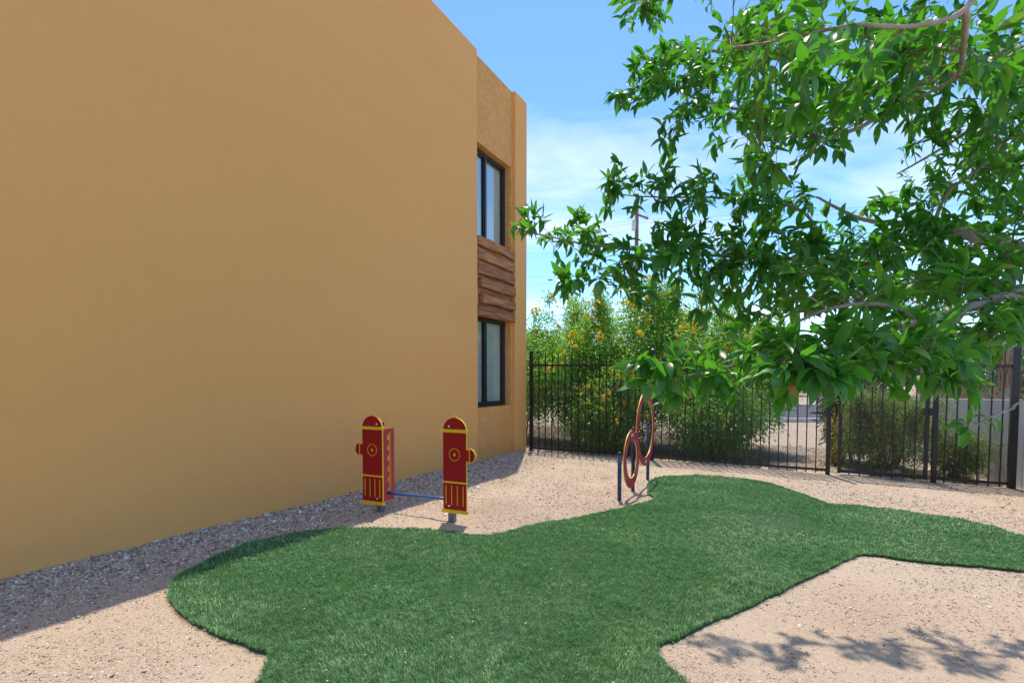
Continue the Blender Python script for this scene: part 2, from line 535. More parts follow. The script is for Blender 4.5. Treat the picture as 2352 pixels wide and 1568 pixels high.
def extrude_outline(pts, th, y0=0.0, holes=None):
    """Panel in the xz plane: faces material 0, edges material 1. pts ccw."""
    bm = bmesh.new()
    loops = [pts] + (holes or [])
    edges = []
    for lp in loops:
        vs = [bm.verts.new((x, y0, z)) for x, z in lp]
        for i in range(len(vs)):
            edges.append(bm.edges.new((vs[i], vs[(i + 1) % len(vs)])))
    bmesh.ops.triangle_fill(bm, use_beauty=True, use_dissolve=True, edges=edges)
    bmesh.ops.recalc_face_normals(bm, faces=bm.faces)
    if bm.faces and sum(f.normal.y * f.calc_area() for f in bm.faces) > 0:
        bmesh.ops.reverse_faces(bm, faces=bm.faces)
    ret = bmesh.ops.extrude_face_region(bm, geom=list(bm.faces))
    bmesh.ops.translate(bm, vec=(0, th, 0), verts=[g for g in ret['geom'] if isinstance(g, bmesh.types.BMVert)])
    bmesh.ops.recalc_face_normals(bm, faces=bm.faces)
    for f in bm.faces:
        f.material_index = 0 if abs(f.normal.y) > .7 else 1
    me = bpy.data.meshes.new('panel')
    bm.to_mesh(me); bm.free()
    return me


def arc(cx, cz, rx, rz, a0, a1, n):
    return [(cx + rx * math.cos(a0 + (a1 - a0) * i / n), cz + rz * math.sin(a0 + (a1 - a0) * i / n)) for i in range(n + 1)]


# ================================================================== GROUND
def axis(lo, hi, step, far):
    a = list(np.arange(lo, hi + 1e-6, step))
    d = step; x = hi
    while x < far:
        d *= 1.35; x += d; a.append(x)
    d = step; x = lo
    while x > -far:
        d *= 1.35; x -= d; a.insert(0, x)
    return np.array(a)


FENCE_L = ground_at(1217, 1035)
FENCE_R = ground_at(2322, 1122)
FDIR = (FENCE_R - FENCE_L); FDIR.z = 0; FLEN = FDIR.length; FDIR.normalize()
FOUT = Vector((-FDIR.y, FDIR.x, 0))       # away from the camera, beyond the fence

xs = axis(-5.0, 9.0, .05, 1500); ys = axis(.5, 13.0, .05, 1500)
XX, YY = np.meshgrid(xs, ys)
ZZ = ground_z(XX, YY)
V = np.stack([XX.ravel(), YY.ravel(), ZZ.ravel()], 1)
nx = len(xs); ny = len(ys)
ii = (np.arange(ny - 1)[:, None] * nx + np.arange(nx - 1)[None, :]).ravel()
Fq = np.stack([ii, ii + 1, ii + nx + 1, ii + nx], 1)
ground = np_mesh('ground', V, Fq, 'ground', smooth=True)
tag(ground, kind='structure')
fo = (V[:, 0] - FENCE_L.x) * FOUT.x + (V[:, 1] - FENCE_L.y) * FOUT.y
fa = (V[:, 0] - FENCE_L.x) * FDIR.x + (V[:, 1] - FENCE_L.y) * FDIR.y
wob = (fbm(V[:, 0], V[:, 1], .8, 3) - .5) * 1.6
zone = np.clip((fo - .35 - wob * .25) / .25, 0, 1) * np.clip((6.2 - fo + wob * .6 - np.clip(fa - 2.5, 0, 3) * 1.3) / .5, 0, 1) * np.clip((4.9 - fa + wob) / .6, 0, 1) * np.clip((fa + 3.5) / .5, 0, 1)
yardm = np.clip((fbm(V[:, 0] + 3, V[:, 1], .5, 3) - .62) * 2, 0, .25) * (fo < 0)
zone = np.maximum(zone, yardm).astype(np.float32)
za_ = ground.data.attributes.new('zone', 'FLOAT', 'POINT')
za_.data.foreach_set('value', zone)

# ------------------------------------------------------------------ turf in the shape of a dog bone
OUT_PX = [(385, 1375), (395, 1345), (430, 1315), (500, 1282), (590, 1250), (690, 1228), (790, 1219), (900, 1219), (1000, 1224), (1060, 1231),
          (1110, 1234), (1160, 1228), (1230, 1211), (1330, 1195), (1430, 1172), (1495, 1155), (1506, 1149), (1492, 1137), (1487, 1119), (1500, 1105), (1540, 1098),
          (1610, 1097), (1700, 1103), (1770, 1115), (1830, 1135), (1880, 1155), (1905, 1163), (1960, 1166), (2050, 1175), (2160, 1190), (2260, 1212),
          (2352, 1240), (2440, 1262), (2490, 1285), (2470, 1308), (2352, 1312), (2260, 1305), (2170, 1297), (2080, 1288), (2010, 1277), (1975, 1275),
          (1955, 1284), (1870, 1325), (1780, 1370), (1690, 1412), (1600, 1450), (1530, 1480), (1503, 1491), (1512, 1508), (1545, 1540), (1572, 1568)]
TURF = [(p.x, p.y) for p in (ground_at(*q) for q in OUT_PX)]
TURF += [(.92, 2.05), (.93, 1.6), (.72, 1.2), (.25, .98), (-.3, 1.0), (-.8, 1.3), (-1.05, 1.75), (-1.13, 2.15)]
TURF += [(p.x, p.y) for p in (ground_at(*q) for q in [(600, 1568), (618, 1528), (632, 1511), (590, 1500), (530, 1478), (470, 1452), (430, 1425), (400, 1400)])]
TP = np.array(TURF)
# densify the outline
dens = []
for i in range(len(TP)):
    a, b2 = TP[i], TP[(i + 1) % len(TP)]
    n = max(1, int(np.hypot(*(b2 - a)) / .035))
    for k in range(n):
        dens.append(a + (b2 - a) * k / n)
TD = np.array(dens)
sm = TD.copy()
for _ in range(1):
    sm = (np.roll(sm, 1, 0) + sm * 2 + np.roll(sm, -1, 0)) / 4
TD = sm + (rng.random(sm.shape) - .5) * .012 + np.stack([fbm(sm[:, 0], sm[:, 1], 5, 3) - .5, fbm(sm[:, 0] + 50, sm[:, 1], 5, 3) - .5], 1) * .035


def inside(P, x, y):
    r = np.zeros(len(x), bool)
    xj, yj = P[-1]
    for xi, yi in P:
        c = ((yi > y) != (yj > y)) & (x < (xj - xi) * (y - yi) / (yj - yi + 1e-12) + xi)
        r ^= c
        xj, yj = xi, yi
    return r


mb = bmesh.new()
tv = [mb.verts.new((x, y, 0)) for x, y in TD]
te = [mb.edges.new((tv[i], tv[(i + 1) % len(tv)])) for i in range(len(tv))]
bmesh.ops.triangle_fill(mb, use_beauty=True, edges=te)
bmesh.ops.subdivide_edges(mb, edges=[e for e in mb.edges if e.calc_length() > .35], cuts=3)
bmesh.ops.triangulate(mb, faces=mb.faces)
bmesh.ops.recalc_face_normals(mb, faces=mb.faces)
if sum(f.normal.z for f in mb.faces) < 0: bmesh.ops.reverse_faces(mb, faces=mb.faces)
for v in mb.verts: v.co.z = gz(v.co.x, v.co.y) + .024
be = [e for e in mb.edges if e.is_boundary]
r = bmesh.ops.extrude_edge_only(mb, edges=be)
for g_ in r['geom']:
    if isinstance(g_, bmesh.types.BMVert): g_.co.z -= .07
me = bpy.data.meshes.new('lawn'); mb.to_mesh(me); mb.free()
lawn = link('lawn', me, 'turfbase'); tag(lawn, 'bone-shaped artificial lawn laid on the grit', kind='structure')

# blades: many short tapered ribbons, thicker set near the camera
def sample_turf(n):
    out = []
    tot = 0
    lo = TP.min(0); hi = TP.max(0)
    while tot < n:
        x = rng.uniform(lo[0], hi[0], 400000); y = rng.uniform(lo[1], hi[1], 400000)
        w = np.minimum(1, (2.6 / np.maximum(np.hypot(x, y), 1.2)) ** 1.15)
        w = np.where(y < 1.9, .25, w)
        k = (rng.random(len(x)) < w) & inside(TD, x, y)
        out.append(np.stack([x[k], y[k]], 1)); tot += k.sum()
    return np.concatenate(out)[:n]


NB = 300000
pts = sample_turf(NB)
# extra fringe along the rim
ri = rng.integers(0, len(TD), 16000)
fr_ = TD[ri] + (TD[(ri + 1) % len(TD)] - TD[ri]) * rng.random((16000, 1)) + rng.normal(0, .008, (16000, 2))
pts = np.concatenate([pts, fr_])
n = len(pts)
dist = np.hypot(pts[:, 0], pts[:, 1])
zb = ground_z(pts[:, 0], pts[:, 1]) + .022
patch = fbm(pts[:, 0], pts[:, 1], .9, 4)
tuftn = fbm(pts[:, 0] + 7, pts[:, 1], 16, 3)
L = rng.uniform(.011, .027, n) * (.85 + .3 * patch) * (.35 + 1.35 * tuftn)
w = rng.uniform(.0009, .0018, n) * np.clip(dist / 2.6, .9, 2.6)
az = rng.uniform(0, 2 * np.pi, n)
lean_dir = (fbm(pts[:, 0] + 9, pts[:, 1] + 3, .7, 3) - .5) * 14
lean = rng.uniform(.1, .95, n)
lx = np.cos(az) * lean + np.cos(lean_dir) * .28 * (patch > .3)
ly = np.sin(az) * lean + np.sin(lean_dir) * .28 * (patch > .3)
sx, sy = -np.sin(az), np.cos(az)
base = np.stack([pts[:, 0], pts[:, 1], zb], 1)
side = np.stack([sx, sy, np.zeros(n)], 1) * w[:, None]
mid = base + np.stack([lx * L * .35, ly * L * .35, L * .62], 1)
tip = base + np.stack([lx * L * .95, ly * L * .95, L * (1.0 - .22 * np.minimum(1, np.hypot(lx, ly)))], 1)
VB = np.stack([base - side, base + side, mid + side * .8, mid - side * .8, tip], 1).reshape(-1, 3)
o5 = np.arange(n)[:, None] * 5
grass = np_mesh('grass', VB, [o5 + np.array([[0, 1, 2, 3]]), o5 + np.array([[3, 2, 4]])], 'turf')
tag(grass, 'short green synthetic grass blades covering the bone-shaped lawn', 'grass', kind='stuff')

# ------------------------------------------------------------------ gravel chips
def chips(P, size, name, matn, flat=.45):
    n = len(P)
    T = np.array([[1, 0, -.4], [-.5, .86, -.4], [-.5, -.86, -.4], [.1, .05, .75]])
    T = T[None] + rng.normal(0, .28, (n, 4, 3))
    T[:, :, 2] *= flat
    a = rng.uniform(0, 6.283, n); t1 = rng.normal(0, .45, n)
    ca, sa = np.cos(a)[:, None], np.sin(a)[:, None]
    x = T[:, :, 0] * ca - T[:, :, 1] * sa; y = T[:, :, 0] * sa + T[:, :, 1] * ca
    z = T[:, :, 2] * np.cos(t1)[:, None] + x * np.sin(t1)[:, None]
    Vv = np.stack([x, y, z], 2) * size[:, None, None] + P[:, None, :]
    o4 = np.arange(n)[:, None] * 4
    Ff = np.concatenate([o4 + np.array([[0, 1, 3]]), o4 + np.array([[1, 2, 3]]), o4 + np.array([[2, 0, 3]]), o4 + np.array([[0, 2, 1]])])
    return np_mesh(name, Vv.reshape(-1, 3), Ff, matn)


def yard_pts(n, fn):
    out = []; tot = 0
    while tot < n:
        x = rng.uniform(-5, 9, 300000); y = rng.uniform(1.2, 13, 300000)
        v = (x - G0.x) * VD.x + (y - G0.y) * VD.y
        f = (x - FENCE_L.x) * FOUT.x + (y - FENCE_L.y) * FOUT.y
        vis = (np.abs(x) < y * .99 + .5)
        k = vis & (v > -.02) & (f < .6) & (rng.random(len(x)) < fn(x, y, v))
        k &= ~inside(TD, x, y)
        out.append(np.stack([x[k], y[k]], 1)); tot += k.sum()
    return np.concatenate(out)[:n]


def wgt(x, y, v):
    d = np.hypot(x, y)
    cl = np.clip((fbm(x, y, 1.6, 4) - .28) * 2.2, .12, 1)
    near = np.clip(1.25 - v / 1.3, 0, 1)                # coarse rake-up beside the wall
    return np.minimum(1, (2.8 / d) ** 1.1) * np.maximum(cl * .8, near)


gp = yard_pts(185000, wgt)
v_ = (gp[:, 0] - G0.x) * VD.x + (gp[:, 1] - G0.y) * VD.y
sz = rng.lognormal(math.log(.0041), .46, len(gp)) * (1 + .9 * np.clip(1.2 - v_ / 1.1, 0, 1)) * np.clip(np.hypot(gp[:, 0], gp[:, 1]) / 4.5, .8, 1.5)
gpz = np.concatenate([gp, (ground_z(gp[:, 0], gp[:, 1]) + sz * .15)[:, None]], 1)
tag(chips(gpz, sz, 'gravel', 'chips'), 'loose pale and grey stone chips scattered over the yard', 'gravel', kind='stuff')

# mulch beyond the fence
mx_ = rng.uniform(-2.2, 6.5, 30000); mo_ = rng.uniform(.25, 4.2, 30000)
mp_ = np.array(FENCE_L.xy)[None] + mx_[:, None] * np.array(FDIR.xy)[None] + mo_[:, None] * np.array(FOUT.xy)[None]
ms = rng.lognormal(math.log(.011), .4, len(mp_))
mpz = np.concatenate([mp_, (ground_z(mp_[:, 0], mp_[:, 1]) + ms * .2)[:, None]], 1)
tag(chips(mpz, ms, 'mulch', 'mulchchips', .3), 'brown bark mulch and dry leaves under the shrubs beyond the fence', 'mulch', kind='stuff')
# litter on the lawn and grit
lp = sample_turf(260); lp2 = yard_pts(170, lambda x, y, v: np.minimum(1, (3 / np.hypot(x, y))))
lz = np.concatenate([ground_z(lp[:, 0], lp[:, 1]) + .044, ground_z(lp2[:, 0], lp2[:, 1]) + .008])
la = np.concatenate([lp, lp2])
lsz = np.concatenate([rng.uniform(.005, .011, len(lp)), rng.uniform(.008, .018, len(lp2))])
tag(chips(np.concatenate([la, lz[:, None]], 1), lsz, 'leaf_litter', 'litter', .22), 'scattered tan dry leaf bits on the lawn and grit', 'leaf litter', kind='stuff')

# ------------------------------------------------------------------ road, kerb beyond the fence
mb = MB()
mb.box((-120, 20.5, -.5), (160, 31, -.262))
tag(mb.build('road', 'asphalt'), kind='structure')
mb = MB(); mb.box((-120, 20.25, -.5), (160, 20.498, -.14))
tag(mb.build('kerb', 'concrete2', bevel=.02), kind='structure')
mb = MB(); mb.box((-120, 31.002, -.5), (160, 31.25, -.14))
tag(mb.build('kerb', 'concrete2', bevel=.02), kind='structure')

# ================================================================== BUILDING
BRZ = math.atan2(UD.y, UD.x)
u1, _ = on_wall(1097, 600)
u2, _ = on_wall(1184, 600)
u3, _ = on_wall(1210, 600)
_, HT = on_wall(1095, 112)
REC, WIN = .075, .19
uw, _ = on_wall(1173, 500, REC)                 # far edge of the window openings
_, zuT = on_wall(1100, 328, REC); _, zuB = on_wall(1100, 543, REC)
_, zlT = on_wall(1100, 722, REC); _, zlB = on_wall(1100, 937, REC)
base0 = G0.copy(); base0.z = 0
bld = empty('building', base0, BRZ)
tag(bld, 'two-storey ochre stucco building with flat roofline and stacked windows', 'building')
ZB = -.6
mb = MB(); mb.box((-9, 0, ZB), (u1, .45, HT)); mb.build('wall', 'stucco', bld, bevel=.012)
mb = MB(); mb.box((u2, 0, ZB), (u3, .45, HT - .005)); mb.build('pilaster', 'stucco', bld, bevel=.02)
ul = u1 + .02
mb = MB()
mb.box((u1 + .002, REC, ZB), (u2 - .002, .45, zlB))
mb.box((u1 + .002, REC, zlT), (u2 - .002, .45, zuB))
mb.box((u1 + .002, REC, zuT), (u2 - .002, .45, HT - .01))
mb.box((uw, REC + .001, zlB), (u2 - .002, .45, zlT))
mb.box((uw, REC + .001, zuB), (u2 - .002, .45, zuT))
mb.build('recess_wall', 'lace', bld)
mb = MB()
mb.box((-9, .452, ZB), (u1, 9, HT - .35))
mb.box((u1, 1.6, ZB), (u3 - .01, 9, HT - .35))
mb.build('wing', 'stucco', bld)
mb = MB()
mb.box((u1 + .002, .452, HT - .6), (u3 - .012, 1.598, HT - .35))
mb.box((u3 - .25, .452, ZB), (u3 - .012, 1.598, HT - .602))
mb.build('roof', 'roof', bld)
for za2, zb3 in ((ZB + .6, .1), (zuB - 1, zuB - .8)):
    mb = MB(); mb.box((u1 + .002, .47, za2), (u3 - .26, 1.58, zb3)); mb.build('floor_slab', 'room', bld)


def window(z0, z1, lab):
    w0, w1 = u1 - .12, uw
    # frame lies in the opening, its hidden edge runs behind the main wall
    f = MB(); t = .055
    w0 = u1 + .004
    f.box((w0, WIN, z0), (w1 - .002, WIN + .08, z0 + t)); f.box((w0, WIN, z1 - t), (w1 - .002, WIN + .08, z1))
    f.box((w1 - t, WIN + .001, z0 + t), (w1 - .002, WIN + .079, z1 - t)); f.box((w0, WIN + .001, z0 + t), (w0 + .03, WIN + .079, z1 - t))
    wm = w0 + (w1 - w0) * .46
    f.box((wm - .03, WIN + .004, z0 + t), (wm + .03, WIN + .076, z1 - t))
    wf = f.build('window', 'bronze', bld, bevel=.004)
    wf['label'] = lab
    s = MB()
    for a, b in ((w0 + .03, wm - .03), (wm + .03, w1 - t)):
        g = MB(); g.box((a, WIN + .045, z0 + t), (b, WIN + .051, z1 - t)); g.build('pane', 'glass', wf)
    # sliding sash rails
    for a, b, y in ((w0 + .03, wm - .03, WIN + .022), (wm + .03, w1 - t, WIN + .034)):
        k = .028
        s.box((a, y, z0 + t), (b, y + .01, z0 + t + k)); s.box((a, y, z1 - t - k), (b, y + .01, z1 - t))
        s.box((b - k, y + .001, z0 + t + k), (b, y + .0095, z1 - t - k))
    s.build('sash', 'bronze', wf)
    bl = MB(); x = w0 + .04; i = 0
    while x < w1 - .1:
        bl.add([(x, WIN + .10, z0 + .06), (x + .085, WIN + .075, z0 + .06), (x + .085, WIN + .075, z1 - .06), (x, WIN + .10, z1 - .06)], [(0, 1, 2, 3)])
        x += .078
    bl.build('blind', 'blind', wf)


window(zuB + .004, zuT - .004, 'upper sliding window with dark bronze frame')
window(zlB + .004, zlT - .004, 'lower sliding window with dark bronze frame')
# rough cedar boards between the windows
brd = [(775, 851, 1, 0), (855, 889, 0, 0), (891, 964, 1, .0), (968, 1004, 0, 0), (1006, 1080, 1, 0), (1084, 1114, 0, 0), (1116, 1191, 1.25, .10),
       (1195, 1240, 0, 0), (1244, 1316, 1.3, .13), (1320, 1344, 0, 0), (1346, 1425, 1.1, .0)]
_, zt = on_wall(1100, (775 / 3.487 + 330) * .98, .03); _, zbm = on_wall(1100, (1425 / 3.487 + 330) * .98, .03)
for (a, b_, proud, cut) in brd:
    z1 = zt + (zbm - zt) * (a - 775) / 650.0; z0 = zt + (zbm - zt) * (b_ - 775) / 650.0
    y0 = REC - .022 - .055 * proud
    L0 = u1 + .02 + cut * 1.0; L1 = u2 - .004 - random.uniform(0, .012)
    mb = MB(); N = 10; vs = []
    ph = random.uniform(0, 6)
    for i in range(N + 1):
        x = L0 + (L1 - L0) * i / N
        wv = math.sin(ph + i * .7) * .006 + random.uniform(-.004, .004)
        wt2 = math.sin(ph * 1.7 + i * .55) * .006 + random.uniform(-.004, .004)
        yb = y0 + math.sin(ph + i * .4) * .004
        vs += [(x, yb, z0 + wv), (x, yb, z1 + wt2), (x, REC - .004, z1 + wt2), (x, REC - .004, z0 + wv)]
    fs = [(0, 1, 2, 3), (4 * N + 3, 4 * N + 2, 4 * N + 1, 4 * N)]
    for i in range(N):
        o_ = 4 * i
        for k in range(4):
            fs.append((o_ + k, o_ + 4 + k, o_ + 4 + (k + 1) % 4, o_ + (k + 1) % 4))
    mb.add(vs, fs)
    me = mb.mesh('plank'); bm = bmesh.new(); bm.from_mesh(me); bmesh.ops.recalc_face_normals(bm, faces=bm.faces)
    bmesh.ops.bevel(bm, geom=[e for e in bm.edges if e.calc_face_angle(0) > .8], offset=.008, segments=2, affect='EDGES', clamp_overlap=True)
    bm.to_mesh(me); bm.free()
    link('plank', me, 'cedar', bld)

# ================================================================== FENCE AND GATE
FRZ = math.atan2(FDIR.y, FDIR.x)
FSL = (FENCE_R.z - FENCE_L.z) / FLEN                     # the ground falls along the fence


def along(px, py=1000):
    """distance along the fence line seen at a picture column"""
    a, b = at(px, py, 1.0), at(px, py, 2.0)
    d = b - a; o = Vector((0, 0, CAM_H))
    t = (FENCE_L - o).dot(FOUT) / d.dot(FOUT)
    return (o + d * t - FENCE_L).dot(FDIR)


s_p2 = along(1903); s_g0 = along(1925); s_g1 = along(2133); s_p3 = along(2147); s_p4 = FLEN
s_mid = 2.44
RT, RB, PT, PB = 1.72, .07, 1.93, .015      # rails and pickets above local ground
base_f = FENCE_L.copy()


def fz(s): return FSL * s


def post_mesh(h, w, cap=True):
    mb = MB(); mb.box((-w / 2, -w / 2, -.2), (w / 2, w / 2, h))
    if cap:
        mb.add([(-w / 2 - .004, -w / 2 - .004, h + .001), (w / 2 + .004, -w / 2 - .004, h + .001), (w / 2 + .004, w / 2 + .004, h + .001), (-w / 2 - .004, w / 2 + .004, h + .001), (0, 0, h + .03)],
               [(3, 2, 1, 0), (0, 1, 4), (1, 2, 4), (2, 3, 4), (3, 0, 4)])
    return mb.mesh('post', .003, 1)


pk = MB(); pk.box((-.0085, -.0085, PB), (.0085, .0085, PT - .03))
pk.add([(-.013, -.013, PT - .03), (.013, -.013, PT - .03), (.013, .013, PT - .03), (-.013, .013, PT - .03), (0, 0, PT + .03)],
       [(3, 2, 1, 0), (0, 1, 4), (1, 2, 4), (2, 3, 4), (3, 0, 4)])
picket_me = pk.mesh('picket'); picket_me.materials.append(M['black'])


def pickets(parent, s0, s1, sp, off=0.0, s_origin=0.0):
    n_ = max(1, int(round((s1 - s0) / sp)))
    for i in range(1, n_):
        s = s0 + (s1 - s0) * i / n_
        link('picket', picket_me, None, parent, (s - s_origin, off, fz(s) - fz(s_origin)), (random.uniform(-.004, .004), random.uniform(-.004, .004), 0))


def lattice(name, parent, s0, s1, z0, z1, off, so=0.0):
    """expanded-metal diamond mesh, real strands clipped to the panel"""
    dw, dh = .019, .030
    W, H = s1 - s0, z1 - z0
    mb = MB(); k = dh / dw; th = .0011
    nfam = int(W / dw + H / dh) + 2
    for sgn in (1, -1):
        for i in range(nfam):
            c = (i + .5) * dw
            # line: x = c - y/k (family), clipped to [0,W]x[0,H]
            y0 = max(0.0, (c - W) * k); y1 = min(H, c * k)
            if y1 - y0 < .01: continue
            pA = [c - y0 / k, y0]; pB = [c - y1 / k, y1]
            if sgn < 0: pA[0] = W - pA[0]; pB[0] = W - pB[0]
            o2 = off + (.0012 if sgn > 0 else -.0012)
            for p, q in ((pA, pB),):
                sa, sb = s0 + p[0], s0 + q[0]
                mb.beam((sa - so, o2, z0 + p[1] + fz(sa) - fz(so)), (sb - so, o2, z0 + q[1] + fz(sb) - fz(so)), th * 2, th, 0, up=(0, 1, 0))
    o = mb.build(name, 'meshiron', parent)
    o['kind'] = 'stuff'
    return o


def rail(parent, s0, s1, z, w=.038, h=.038, so=0.0, name='rail'):
    mb = MB(); mb.beam((s0 - so, 0, z + fz(s0) - fz(so)), (s1 - so, 0, z + fz(s1) - fz(so)), w, h)
    return mb.build(name, 'black', parent, bevel=.003)


fence = empty('fence', base_f, FRZ)
tag(fence, 'long black iron picket fence with wire mesh between building and gate', 'fence')
pm = post_mesh(2.0, .062); pm.materials.append(M['black'])
for s in (.03, s_mid, s_p2):
    link('post', pm, None, fence, (s, 0, fz(s)))
for s0, s1 in ((.063, s_mid - .033), (s_mid + .033, s_p2 - .033)):
    rail(fence, s0, s1, RT); rail(fence, s0, s1, RB)
    pickets(fence, s0, s1, .134)
    lattice('wire_mesh', fence, s0, s1, RB + .02, 1.44, .021)
fence2 = empty('fence', base_f + FDIR * s_p3 + Vector((0, 0, fz(s_p3))), FRZ)
tag(fence2, 'short black iron fence panel with thick end post between gate and grey wall', 'fence')
link('post', pm, None, fence2, (0, 0, 0))
pm4 = post_mesh(1.98, .085); pm4.materials.append(M['black'])
link('post', pm4, None, fence2, (s_p4 - s_p3, 0, fz(s_p4) - fz(s_p3)))
rail(fence2, s_p3 + .032, s_p4 - .044, RT, so=s_p3); rail(fence2, s_p3 + .032, s_p4 - .044, RB, so=s_p3)
pickets(fence2, s_p3, s_p4, (s_p4 - s_p3) / 7, 0.0, s_p3)
lattice('wire_mesh', fence2, s_p3 + .034, s_p4 - .046, RB + .02, RT - .02, .021, s_p3)

gate = empty('gate', base_f + FDIR * s_g0 + Vector((0, 0, fz(s_g0))), FRZ)
tag(gate, 'black iron picket gate with wire mesh, latch and lever', 'gate')
for s in (s_g0 + .025, s_g1 - .025):
    mb = MB(); z0 = fz(s) - fz(s_g0)
    mb.box((s - s_g0 - .025, -.025, RB - .03 + z0), (s - s_g0 + .025, .025, RT + .03 + z0)); mb.build('stile', 'black', gate, bevel=.003)
rail(gate, s_g0 + .052, s_g1 - .052, RT, so=s_g0, w=.045, h=.045); rail(gate, s_g0 + .052, s_g1 - .052, RB, so=s_g0, w=.045, h=.05)
pickets(gate, s_g0 + .02, s_g1 - .02, (s_g1 - s_g0 - .04) / 8, 0, s_g0)
lattice('wire_mesh', gate, s_g0 + .053, s_g1 - .053, RB + .025, RT - .02, .021, s_g0)
mb = MB(); gw = s_g1 - s_g0; zz = fz(s_g1) - fz(s_g0)
mb.box((gw - .09, -.05, .99 + zz), (gw + .07, -.028, 1.10 + zz)); mb.box((gw - .02, -.075, 1.02 + zz), (gw + .01, -.051, 1.07 + zz))
mb.build('latch', 'black', gate, bevel=.004)
mb = MB(); mb.tube([(-.025, -.035, 1.14), (-.03, -.05, 1.10), (-.024, -.052, 1.04), (-.028, -.05, .97), (-.05, -.05, .90), (-.055, -.045, .83), (-.04, -.04, .80)], [.012, .012, .013, .014, .013, .011, .008], 6)
mb.build('lever', 'black', gate)
for z in (.18, 1.55):
    mb = MB(); mb.tube([(-.055, -.01, z), (0.0, -.01, z)], .012, 8); mb.tube([(-.03, -.01, z - .05), (-.03, -.01, z + .05)], .016, 8); mb.build('hinge', 'black', gate)

# grey rendered wall beyond and beside the end post
e = FENCE_R + FDIR * .13
wallr = empty('garden_wall', (e.x, e.y, gz(e.x, e.y)), FRZ)
tag(wallr, 'low grey rendered garden wall running away from the fence end post', 'wall')
mb = MB()
mb.add([(0, .06, -.3), (.2, .06, -.3), (.2 - 1.0, 3.6, -.3), (-1.0, 3.6, -.3), (0, .06, 1.25), (.2, .06, 1.25), (.2 - 1.0, 3.6, 1.14), (-1.0, 3.6, 1.14)],
       [(0, 3, 2, 1), (4, 5, 6, 7), (0, 1, 5, 4), (1, 2, 6, 5), (2, 3, 7, 6), (3, 0, 4, 7)])
mb.build('wall_body', 'concrete', wallr, bevel=.012)
mb = MB(); mb.box((.005, -.16, -.3), (.20, .058, 1.245)); mb.build('end_pier', 'concrete2', wallr, bevel=.012)
mb = MB(); mb.box((.02, -4.5, -.3), (.18, -.162, 1.20)); mb.build('wall_return', 'concrete', wallr, bevel=.012)

# concrete edging and stones along the foot of the fence
for i, (s, off, L_, h_) in enumerate([(1.0, .16, .34, .05), (1.6, .18, .3, .05), (3.6, .16, .36, .05), (4.05, .17, .34, .05), (4.55, .16, .38, .05), (s_g0 + .25, .12, .42, .03), (s_g1 + .75, .15, .3, .06)]):
    p = base_f + FDIR * s + FOUT * off
    mb = MB(); mb.box((-L_ / 2, -.06, -.05), (L_ / 2, .06, h_))
    o = mb.build('edging_stone', 'concrete2', None, bevel=.012, loc=(p.x, p.y, gz(p.x, p.y)), rot=(0, 0, FRZ + random.uniform(-.08, .08)))
    tag(o, ['pale edging block at the fence foot nearest the building', 'second pale edging block from the building at the fence foot', 'pale edging block at the fence foot behind the turf tip', 'fourth pale edging block from the building along the fence', 'pale edging block at the fence foot just before the gate', 'thin pale edging block under the gate', 'pale edging block under the short fence panel'][i], 'edging stone', 'edging blocks along the fence')


def rock(r, seed, squash=.6):
    rr = random.Random(seed); bm = bmesh.new()
    bmesh.ops.create_icosphere(bm, subdivisions=2, radius=r)
    d = [Vector((rr.uniform(-1, 1), rr.uniform(-1, 1), rr.uniform(-1, 1))).normalized() for _ in range(7)]
    for v in bm.verts:
        n_ = v.co.normalized(); k = 1.0
        for q in d: k -= .22 * max(0, n_.dot(q) - .55)
        v.co = Vector((n_.x * r * k * 1.2, n_.y * r * k, n_.z * r * k * squash)) * rr.uniform(.94, 1.06)
    me = bpy.data.meshes.new('rock'); bm.to_mesh(me); bm.free()
    return me


for i, (px, py, r, mt, lab) in enumerate([(1985, 1040, .16, 'redstone', 'reddish boulder beyond the gate beside the sage shrub'), (2055, 1093, .13, 'stone', 'tan fieldstone at the foot of the sage shrub behind the gate'),
                                          (2020, 1085, .09, 'stone', 'smaller tan fieldstone left of the larger one behind the gate'), (1960, 1012, .12, 'stone', 'pale rock by the dry grass beyond the gate')]):
    p = ground_at(px, py)
    o = link('rock', rock(r, i + 3), mt, None, (p.x, p.y, gz(p.x, p.y) + r * .2), (0, 0, i)); tag(o, lab, 'rock')

